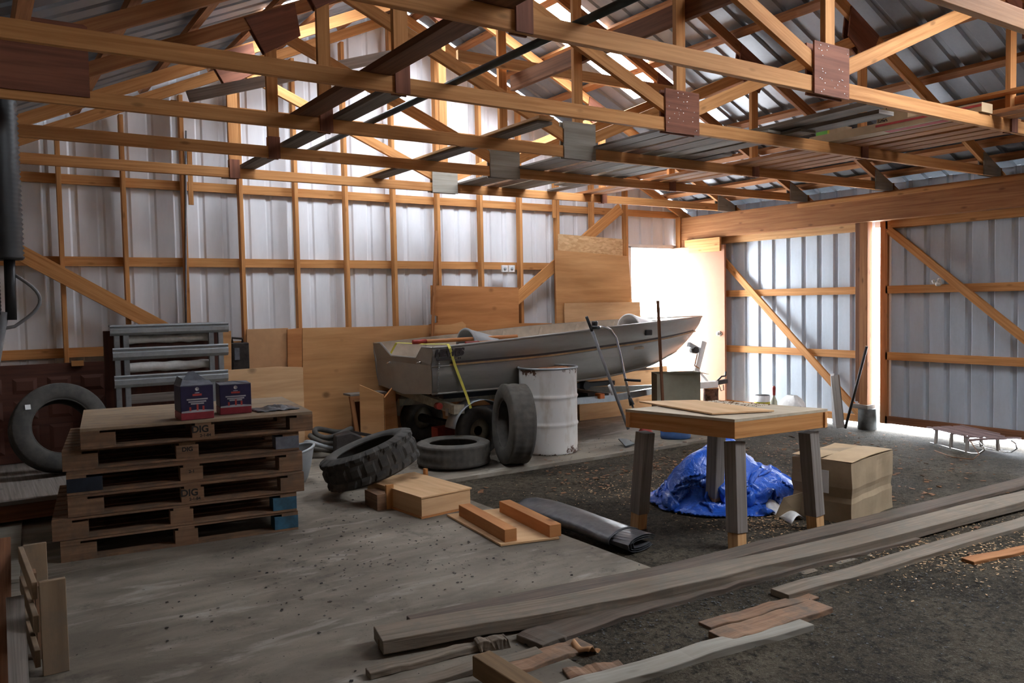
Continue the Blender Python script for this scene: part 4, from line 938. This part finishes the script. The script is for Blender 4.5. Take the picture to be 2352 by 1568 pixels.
CN=[Vector((3.755,4.235,0)),Vector((3.935,3.425,0)),Vector((4.765,3.35,0)),Vector((4.585,4.17,0))]
for k in range(4):
    p,q=CN[k],CN[(k+1)%4]; d=(q-p).normalized(); nn=Vector((0,0,1)).cross(d)
    B().board(p+nn*.02+Vector((0,0,.725)),q+nn*.02+Vector((0,0,.725)),.105,.038,(0,0,1)).build('apron','pine',T,bevel=.002)
B().prism([c+Vector((0,0,.778)) for c in CN],(0,0,.018)).build('table_top','dusty_ply',T)
def tp(x,y): return at(x,y,'Z',.802)
b=B(); b.prism([at(1468,924,'Z',.802),at(1636,952,'Z',.802),at(1778,945,'Z',.802),at(1600,921,'Z',.802)],(0,0,.010)); tag(b.build('plywood_offcut','ply_pale'),'loose thin plywood sheet lying askew on the work table','board')
b=B(); random.seed(11)
for k in range(170):
    u,v=.55+.45*random.random(),random.random(); p=CN[0].lerp(CN[3],u).lerp(CN[1].lerp(CN[2],u),v*.55); s=random.uniform(.002,.008); a=random.random()*6.28
    b.box(-s,s,-s*.4,s*.4,0,.003,M=Matrix.Translation((p.x,p.y,.797 if u>.55 else .814))@Matrix.Rotation(a,4,'Z'))
tag(b.build('debris','leaf'),'scattered dry leaf debris on the back of the work table','debris',kind='stuff')
# ------------------------------------------------------------------ tarp
random.seed(2)
TC=Vector((4.97,4.36,0))
def crumple():
    import numpy as np
    rg=np.random.RandomState(4); N=92; L=1.95/(N-1)
    u,v=np.meshgrid(np.linspace(-1,1,N),np.linspace(-1,1,N),indexing='ij')
    def heap(x,y): return .50*np.exp(-((x+.08)**2+y**2)/.05)+.31*np.exp(-((x+.40)**2+(y-.05)**2)/.035)+.22*np.exp(-((x-.30)**2+(y+.05)**2)/.07)
    x=u*.70*(1-.12*v*v); y=v*.55*(1-.12*u*u); z=heap(x,y)+.03
    for k in range(9):
        a=rg.uniform(0,PI); f=rg.uniform(4,10); p=rg.uniform(0,6.28); am=.05*5/f
        ph=(x*math.cos(a)+y*math.sin(a))*f+p; z+=am*np.sin(ph)*.7; x+=am*.35*np.cos(ph)*math.cos(a); y+=am*.35*np.cos(ph)*math.sin(a)
    P=np.stack([x,y,np.maximum(z,-.02)],-1)
    cs=[((slice(0,N-s_),slice(0,N)),(slice(s_,N),slice(0,N)),L*s_,w) for s_,w in ((1,1.),(2,.5),(4,.35),(8,.2))]+[((slice(0,N),slice(0,N-s_)),(slice(0,N),slice(s_,N)),L*s_,w) for s_,w in ((1,1.),(2,.5),(4,.35),(8,.2))]
    cs+=[((slice(0,N-1),slice(0,N-1)),(slice(1,N),slice(1,N)),L*1.4142,.5),((slice(1,N),slice(0,N-1)),(slice(0,N-1),slice(1,N)),L*1.4142,.5)]
    V=np.zeros_like(P)
    for it in range(150):
        V[...,2]-=.0009; V*=.90; Q=P+V
        for s_ in range(5):
            acc=np.zeros_like(P); wt=np.zeros(P.shape[:2]+(1,))
            for a,b_,r_,w in cs:
                d=Q[b_]-Q[a]; ln=np.sqrt((d*d).sum(-1,keepdims=True))+1e-9
                if w<1 and abs(r_-L*1.4142)>1e-6: c=np.where(ln<r_*.72,w*.5*(ln-r_*.72)/ln,0)*d
                else: c=w*.5*(ln-r_)/ln*d
                acc[a]+=c; acc[b_]-=c; wt[a]+=w; wt[b_]+=w
            Q=Q+acc/wt*1.6
            rad=np.sqrt((Q[...,0]/.72)**2+(Q[...,1]/.56)**2)[...,None]; Q[...,:2]=np.where(rad>1,Q[...,:2]*(1-.25*(1-1/np.maximum(rad,1e-6))),Q[...,:2])
            h=heap(Q[...,0],Q[...,1])*.95-.028; Q[...,2]=np.maximum(Q[...,2],h)
        V=Q-P; V=np.clip(V,-.02,.02); P=Q
    return P
TC=Vector((4.97,4.36,0)); CP=crumple(); NN=CP.shape[0]
ca_,sa_=math.cos(-.12),math.sin(-.12)
def P(u,v):
    q=CP[int(round(u*(NN-1))),int(round(v*(NN-1)))]; x,y=float(q[0]),float(q[1]); return Vector((TC.x+x*ca_-y*sa_,TC.y+x*sa_+y*ca_,float(q[2])))
b=B(); b.grid(P,NN,NN); tag(b.build('tarpaulin','tarp',solid=.002),'crumpled shiny blue tarpaulin heaped under and behind the work table','tarp')
# ------------------------------------------------------------------ cardboard box by the table
T=thing('cardboard_box','large dented brown cardboard box on the dirt right of the work table','box',(5.3,3.7,-.03))
M=frame((5.02,3.34,-.035),(.97,.16,0),(-.16,.97,0))
b=B()
w,d,h=.68,.44,.43
def P(u,v): return None
vs=[]
def wob(x,y,z): return Vector((x+.012*noise.noise(Vector((x*5,y*5,z*6))),y+.012*noise.noise(Vector((x*5+9,y*5,z*6))),z+.010*noise.noise(Vector((x*4,y*4+3,z*4)))))
for (o_,du,dv) in (((0,0,0),(w,0,0),(0,0,h)),((0,0,0),(0,d,0),(0,0,h)),((w,0,0),(0,d,0),(0,0,h)),((0,d,0),(w,0,0),(0,0,h)),((0,0,h),(w,0,0),(0,d,0))):
    o_,du,dv=Vector(o_),Vector(du),Vector(dv)
    def P(u,v):
        p=o_+du*u+dv*v
        if o_.z<.1 and abs(p.z/h-.45)<.09: 
            k=1-abs(p.z/h-.45)/.09; c=Vector((w/2,d/2,p.z)); p=p+(c-p).normalized()*.022*k
        return M@wob(*p)
    b.grid(P,13,13,smooth=False)
b.build('carton','cardboard_d',T)
def P(u,v): return M@Vector((u*w*1.0+.004,v*d*.5+.0,h+.004+.012*math.sin(u*3)))
b=B(); b.grid(P,8,4,smooth=False); b.build('top_flap','cardboard',T,solid=.004)
def P(u,v): return M@Vector((u*w,d*.51+v*d*.49,h+.006+.01*math.sin(u*5+1)))
b=B(); b.grid(P,8,4,smooth=False); b.build('top_flap','cardboard',T,solid=.004)
B().box(-.012,-.007,.16,.31,.20,.36,M=M).build('white_label','paper',T)
B().box(-.014,-.012,.285,.30,.23,.33,M=M).build('label_print','ink',T)
b=B(); b.prism([M@Vector(v) for v in ((-.02,.38,.0),(-.22,.46,.005),(-.20,.40,.16),(-.02,.34,.18))],(0,0,.005)); tag(b.build('cardboard_piece','cardboard_d'),'torn cardboard piece between the blue tarp and the big carton','cardboard')
def P(u,v):
    p=Vector((5.00,4.05,0)).lerp(Vector((4.78,3.60,0)),u); return p+Vector((.10*(v-.5)*2,.05*(v-.5),-.022+.05*math.sin(PI*v)*(.6+.4*math.sin(u*9))))
b=B(); b.grid(P,18,8); tag(b.build('paper_bag','white',solid=.003),'flattened white paper bag on the dirt below the torn cardboard','paper bag')
# ------------------------------------------------------------------ sled
T=thing('sled','old wooden slatted sled with metal runners near the right door','sled',(8.3,4.4,-.03))
A0=at(2138,1008,'Z',-.02); A1=at(2190,1040,'Z',-.02); B0=at(2215,1015,'Z',-.02); 
fx=Vector((-.45,-.9,0)).normalized(); sx_=Vector((.9,-.45,0)).normalized(); org=Vector((8.42,4.66,-.03))
Ms=frame(org,fx,-fx.cross(Vector((0,0,-1))) ); Ms=frame(org,fx,Vector((0,0,1)).cross(fx)*1)
# local x forward (towards camera), y to the image right is -y
for s in (-.0,.34):
    yy=s
    B().tube([Ms@Vector((x,yy,z)) for x,z in ((-.02,.012),(.3,.01),(.62,.012),(.72,.03),(.79,.075),(.78,.12),(.72,.14))],.009,8).build('runner','chrome',T)
    for x in (.06,.30,.54): B().board(Ms@Vector((x,yy,.01)),Ms@Vector((x,yy+.01*(1 if s==0 else -1),.155)),.03,.02,Ms.to_3x3()@Vector((1,0,0))).build('strut','grey_wood',T)
for k,(y,w,x0,x1) in enumerate(((-.02,.035,-.04,.52),(.055,.065,-.02,.66),(.17,.11,-.03,.80),(.285,.065,-.02,.66),(.36,.035,-.04,.52))):
    B().board(Ms@Vector((x0,y,.175)),Ms@Vector((x1,y,.175)),w,.012,Ms.to_3x3()@Vector((0,1,0))).build('slat','purple_wood',T,bevel=.002)
for x in (.06,.34,.54): B().board(Ms@Vector((x,-.02,.162)),Ms@Vector((x,.36,.162)),.03,.015,Ms.to_3x3()@Vector((1,0,0))).build('crosspiece','purple_wood',T)
B().strip([Ms@Vector(v) for v in ((.70,-.10,.16),(.75,.03,.175),(.77,.17,.18),(.75,.31,.175),(.70,.44,.16))],.04,.016,Ms.to_3x3()@Vector((1,0,0))).build('steering_bar','purple_wood',T)
b=B(); b.tube([Ms@Vector(v) for v in ((.7,-.08,.15),(.85,-.10,.05),(.9,-.2,.015),(.75,-.3,.012),(.4,-.25,.012))],.005,6); b.build('tow_cord','leaf',T)
# ------------------------------------------------------------------ trimmers, pole, tin, tall carton
T=thing('string_trimmer','string trimmer with a straight grey shaft leaning on the boat','trimmer',(5.6,6.6,0))
q=lambda x,y,Y=6.62: at(x,y,'Y',Y)
B().tube([q(1360,760),q(1443,985,6.5)],.016,10).build('shaft','cable',T); B().tube([q(1347,727),q(1360,760)],.016,10).build('grip','black_plastic',T)
B().tube([q(1400,884),q(1408,905)],.020,10).build('collar','white_metal',T); B().lathe([(.03,0),(.034,.05),(.02,.06),(.001,.06)],axm(q(1366,750),(0,0,1)),12).build('throttle','black_plastic',T)
p=q(1432,1008,6.5); B().prism([(p.x-.06,p.y-.10,.01),(p.x+.12,p.y-.04,.01),(p.x+.10,p.y+.06,.05),(p.x-.0,p.y+.08,.06)],(0,0,.012)).build('cutter_guard','black_plastic',T)
T=thing('string_trimmer','string trimmer with a bent chrome shaft and red engine on the floor','trimmer',(5.9,6.4,0))
cp=[(1368,753),(1385,750),(1402,757),(1415,775),(1424,810),(1434,860),(1447,915)]
B().tube([q(x,y,6.58) for x,y in cp],.014,10).build('shaft','chrome',T); B().tube([q(1358,752,6.58),q(1376,752,6.58)],.018,10).build('head','black_plastic',T)
B().tube([q(1434,872,6.58),q(1472,874,6.45)],.014,10).build('side_handle','black_plastic',T); B().tube([q(1446,912,6.58),q(1452,930,6.55)],[.018,.03],10).build('rear_grip','black_plastic',T)
p=q(1483,998,6.5); b=B(); b.ball((p.x,p.y,.10),.085,16,(1,.9,1)); b.build('engine','red',T); B().box(p.x-.10,p.x-.02,p.y-.09,p.y+.04,.0,.12).build('engine_housing','dark_metal',T,bevel=.015)
B().tube([q(1452,930,6.55),(p.x-.04,p.y,.12)],.012,8).build('lower_shaft','chrome',T)
b=B(); a=q(1511,690,6.92); c=q(1523,945,6.86); c.z=max(c.z,.0); d_=(c-a); c=a+d_*(a.z/-d_.z) if d_.z<0 else c; b.board(a,c,.032,.02,(1,0,0)); tag(b.build('wood_pole','pine_dark'),'thin brown wooden pole leaning against the near side of the bow','pole')
T=thing('oval_tin','blue oval basket with an orange rim on the concrete behind the table','basket',(6.5,6.36,0))
b=B(); Mt=Matrix.Translation((6.50,6.50,0))@Matrix.Rotation(-.6,4,'Z')@Matrix.Diagonal((1.35,.8,1,1))
b.lathe([(.001,0),(.115,0),(.125,.02),(.125,.085),(.115,.09),(.11,.03),(.001,.03)],Mt,32); b.build('basket_body','blue',T); B().tube([Mt@Vector((.122*math.cos(2*PI*k/32),.122*math.sin(2*PI*k/32),.092)) for k in range(32)],.007,6,closed=True).build('rim','orange_light',T)
T=thing('tall_carton','tall open greenish grey carton behind the work table near the trailer tongue','carton',(7.1,7.0,0))
Mb=frame((6.80,7.10,0),(.60,-.38,0),(.38,.60,0))
w,d,h=.52,.34,.66
b=B(); b.box(0,w,0,.006,0,h,grain='X',M=Mb); b.box(0,w,d-.006,d,0,h,grain='X',M=Mb); b.build('long_sides','card_grey',T)
b=B(); b.box(0,.006,.006,d-.006,0,h,grain='Z',M=Mb); b.box(w-.006,w,.006,d-.006,0,h,grain='Z',M=Mb); b.build('short_sides','cardboard_d',T)
b=B(); b.prism([Mb@Vector(v) for v in ((.12,0,h),(w,0,h),(w-.02,-.10,h+.02),(.2,-.06,h+.03))],(0,0,.004)); b.build('flap','card_grey',T)
b=B(); b.prism([Mb@Vector(v) for v in ((w,0,h),(w,d,h),(w+.14,d-.06,h-.03),(w+.12,.06,h-.02))],(0,0,.004)); b.build('flap','card_grey',T)
# things on the ledge by the left sliding door
T=thing('paint_bucket','small white bucket with a yellow label beside the left sliding door','bucket',(8.55,7.05,0)); B().lathe([(.001,0),(.085,0),(.10,.28),(.09,.28),(.08,.02),(.001,.02)],Matrix.Translation((8.55,6.98,0)),24).build('bucket_body','white_metal',T)
B().lathe([(.091,.06),(.101,.20)],Matrix.Translation((8.55,6.98,0)),24).build('yellow_label','yellow',T); B().lathe([(.001,.29),(.09,.285),(.1,.27)],Matrix.Translation((8.55,6.98,0)),20).build('contents','dark_metal',T)
T=thing('spray_bottle','red topped bottle between the white bucket and the paper sack','bottle',(8.55,6.8,0)); B().lathe([(.001,0),(.04,0),(.04,.22),(.015,.28),(.015,.30)],Matrix.Translation((8.52,6.77,0)),16).build('bottle_body','card_grey',T); B().lathe([(.018,.30),(.022,.40),(.01,.42),(.001,.42)],Matrix.Translation((8.52,6.77,0)),12).build('cap','red',T)
def P(u,v): a=2*PI*u; r_=.16*math.sin(PI*(.12+.8*v)); return Vector((8.55+r_*.8*math.cos(a),6.52+r_*1.1*math.sin(a)+.03*math.sin(3*a),v*.32+.02*math.sin(4*a+v*5)*math.sin(PI*v)))
T=thing('paper_sack','crumpled white and blue sack beside the left sliding door','sack',(8.55,6.5,0)); b=B(); b.grid(P,30,14); b.build('sack_body','white',T); b=B(); b.grid(lambda u,v:P(.55+.35*u,.05+.5*v)+Vector((-.008,-.01,.0)),14,10); b.build('blue_print','blue',T)
b=B(); b.board(at(1918,862,'X',8.62),Vector((8.50,5.80,0.0)),.10,.018,(0,1,0)); tag(b.build('leaning_board','grey_wood'),'grey board leaning on the diagonal brace beside the centre post','board')
b=B(); b.board(at(1912,858,'X',8.66),Vector((8.60,5.95,0.0)),.045,.018,(0,1,0)); tag(b.build('leaning_strip','white_metal'),'narrow white strip leaning behind the grey board','strip')
b=B(); b.tube([at(1991,795,'X',8.60),Vector((8.50,5.74,0.0))],.016,8); tag(b.build('leaning_pipe','dark_metal'),'thin dark pipe leaning against the centre post','pipe')
# ------------------------------------------------------------------ black ducts at far left
T=thing('corrugated_duct','black corrugated duct hanging at the far left edge','duct',(.2,5.6,1.9))
cx,cy=.17,5.75
pr=[]; n=70
for k in range(n+1):
    z=1.86+(2.86-1.86)*k/n; pr.append((.125+(.007 if k%2 else -.004),z))
B().lathe([(.001,1.86)]+pr,Matrix.Translation((cx,cy,0)),28).build('duct_outer','black_plastic',T)
pr=[(.045+(.004 if k%2 else 0),1.53+(1.87-1.53)*k/30) for k in range(31)]
B().lathe(pr,Matrix.Translation((cx-.05,cy,0)),20).build('duct_inner','black_plastic',T); B().tube([(cx+.05,cy,1.87),(cx+.045,cy,1.50)],.03,12).build('black_sleeve','black_plastic',T)
B().tube([(cx+.01,cy,1.55),(cx-.03,cy,1.35),(cx-.06,cy,1.18)],.028,10).build('grey_pipe','cable',T)
b=B(); b.tube([(cx+.06+.14*math.sin(PI*k/12),cy,1.78-.32*k/12) for k in range(13)]+[(cx-.05,cy,1.44)],.010,8); b.build('loop_cable','cable',T)
# ------------------------------------------------------------------ left foreground rack and boards
T=thing('crate_rack','slatted wooden crate standing on its side at the lower left edge','crate',(.25,4.2,0))
B().board((.25,3.95,0),(.25,3.95,.405),.10,.03,(1,0,0)).build('end_post','pallet_top',T,bevel=.003)
B().board((.225,4.62,0),(.225,4.62,.405),.10,.02,(1,0,0)).build('end_post','pallet_top',T,bevel=.003)
for z in (.365,.22,.07): B().board((.185,3.965,z),(.165,4.62,z),.075,.022,(0,0,1)).build('slat','pallet_top',T,bevel=.003)
for y in (4.18,4.40): B().board((.205,y,.0),(.205,y,.33),.075,.018,(0,1,0)).build('inner_slat','pallet',T)
b=B(); b.board((.05,4.75,.42),(.0,3.75,.0),.16,.02,(1,0,0)) ; tag(b.build('leaning_board','pine_dark'),'dark brown board leaning beside the crate at the lower left edge','board')
b=B(); b.board((.12,4.2,.28),(.10,3.55,.01),.07,.02,(1,0,0)); tag(b.build('grey_board','grey_wood'),'grey board end between the dark board and the crate at lower left','board')
b=B(); b.prism([(.02,7.05,.003),(.27,7.0,.003),(.18,5.40,.003),(-.02,5.45,.003)],(0,0,.02)); tag(b.build('white_board','grey_ply'),'pale flat board on the floor left of the pallet stack','board')
# ------------------------------------------------------------------ planks on the floor
def fplank(pa,pb,z,w,t,m,lab,mids=(),jit=.003,seg=14,rag=0,grp='loose planks on the ground'):
    pts=[at(*p,'Z',z+t) for p in (pa,*mids,pb)]
    out=[]
    for i in range(len(pts)-1):
        n_=seg//(len(pts)-1)
        for k in range(n_): out.append(pts[i].lerp(pts[i+1],k/n_))
    out.append(pts[-1])
    for i,p in enumerate(out): p.z=z+t/2+.004*math.sin(i*.9)
    b=B(); b.strip(out,w,t,(0,1,0),jit=jit); return tag(b.build('plank',m,bevel=.004),lab,'plank',grp)
def ext(pa,pb,k): return (pb[0]+(pb[0]-pa[0])*k,pb[1]+(pb[1]-pa[1])*k)
fplank((945,1424),(2560,1052),0.0,.15,.03,'dark_plank','long dark plank lying furthest back, touching the table leg',mids=((1520,1308),(1900,1216),(2352,1104)),seg=20)
o=fplank((868,1455),(2560,1088),0.020,.185,.06,'old_plank','thick long timber with a split front edge, left end over the concrete',mids=((1176,1402),(1520,1337),(1900,1250),(2352,1138)),jit=.004,seg=24)
a=[at(*p,'Z',.04) for p in ((868,1478),(1176,1427),(1400,1385))]
b=B(); b.strip([v+Vector((0,-.004,0)) for v in a],.045,.006,(0,0,1),jit=.003); b.build('split_edge','old_split',o)['label']='bare split brown edge'
fplank((1215,1468),(2085,1226),-.012,.17,.045,'dark_plank','half buried plank in front of the split timber',mids=((1276,1444),(1476,1382),(1676,1328)),jit=.005,seg=20)
fplank((1095,1470),(1165,1458),-.002,.06,.05,'old_plank','small wood block under the thick split timber')
fplank((1830,1312),(1985,1268),-.02,.12,.03,'old_plank','short buried board between the long planks on the right')
fplank((1790,1358),(2560,1130),0.0,.12,.038,'old_plank','long straight plank at the right, its near end in the gravel',mids=((2000,1299),(2352,1195)),seg=18)
fplank((1618,1434),(1866,1364),-.006,.085,.025,'old_split','thin brown board half covered with gravel, the left of the pair')
fplank((1650,1460),(1888,1384),.0,.13,.04,'old_split','short brown board beside the thin one on the gravel')
fplank((1250,1596),(1848,1424),0.0,.11,.038,'grey_ply','long pale grey board at the bottom right of the gravel',mids=((1576,1500),))
fplank((1120,1545),(1345,1472),-.010,.12,.03,'old_split','buried tan board behind the dotted beam')
fplank((1300,1545),(1432,1524),-.012,.09,.025,'old_split','short buried brown board in front of the curled leaf')
fplank((2222,1285),(2500,1225),.0,.08,.028,'pine_old_and_shade','clean orange brown board end at the right edge')
fplank((845,1540),(1150,1462),.0,.06,.03,'old_plank','dark strip lying on the concrete in front of the split timber')
fplank((840,1590),(1240,1490),.0,.07,.025,'old_plank','grey strip at the bottom edge near the dotted beam')
b=B(); b.board(at(1105,1522,'Z',.08),at(1290,1640,'Z',.08),.088,.088,(1,1,0)); o=b.build('treated_beam','ptwood',bevel=.006); tag(o,'brown treated beam end with dotted incisions at the bottom edge','beam')
# leaf
def P(u,v): return at(1345,1497,'Z',.0)+Vector((.10*(u-.5)*(1-.7*abs(v-.5)),.13*(v-.5),.02+.018*math.sin(u*6)+.012*math.cos(v*5)))
b=B(); b.grid(P,10,10); tag(b.build('dry_leaf','hardboard',solid=.0015),'large curled tan leaf on the gravel behind the dotted beam','leaf')
# scattered wood shavings and leaves
random.seed(21)
def scatter(name,m,lab,n,regions,smin,smax,flat=.35):
    b=B()
    for k in range(n):
        x0,x1,y0,y1,den=random.choice(regions); x=random.gauss((x0+x1)/2,(x1-x0)/3.4); y=random.gauss((y0+y1)/2,(y1-y0)/3.4)
        if not(-.2<x<8.6 and .6<y<8.4): continue
        z=0.0 if (x<3.2 or y>6.24) and not (y<3.1 and x>2.2) else dirtz(x,y); z=max(z,0.0) if y>6.24 or (x<3.2 and y>3.3) else z
        s=random.uniform(smin,smax); a=random.random()*6.28; t=random.uniform(-.4,.4)
        M_=Matrix.Translation((x,y,z+.004))@Matrix.Rotation(a,4,'Z')@Matrix.Rotation(t,4,'X')
        v=[b.bm.verts.new(M_@Vector(q_)) for q_ in ((-s,-s*flat,0),(s,-s*.8*flat,.1*s),(s*.8,s*flat,.25*s),(-s*.9,s*flat,.1*s))]
        b.face(v)
    return tag(b.build(name,m,solid=.0012),lab,'debris',kind='stuff')
scatter('wood_shavings','ply_pale','pale wood shavings scattered over the dirt',3200,[(3.9,5.2,4.3,5.6,1),(4.2,5.0,3.3,4.1,1),(4.2,6.2,2.2,3.0,1),(4.6,7.0,4.2,6.0,1),(4.3,5.3,2.2,2.9,1)],.003,.010)
scatter('dead_leaves','leaf','brown dead leaves and bark bits scattered over the dirt',700,[(5.5,8.5,4.6,6.1,1),(6,8.4,3.8,5.6,1),(4.0,6.0,5.2,6.1,1),(5,8,2.6,5,1)],.008,.026,.5)
scatter('gravel','conc','small pale stones in the gravel of the right foreground',1800,[(2.6,4.4,2.3,3.3,1),(3.0,5.0,1.8,2.8,1),(2.2,3.6,2.6,3.3,1)],.002,.006,.8)
scatter('floor_crumbs','dark_metal','dark crumbs of soil scattered on the concrete slab',700,[(.5,3.0,3.4,5.4,1),(2.8,6.2,6.4,7.2,1),(1.5,2.8,3.5,6.2,1)],.002,.009,.7)
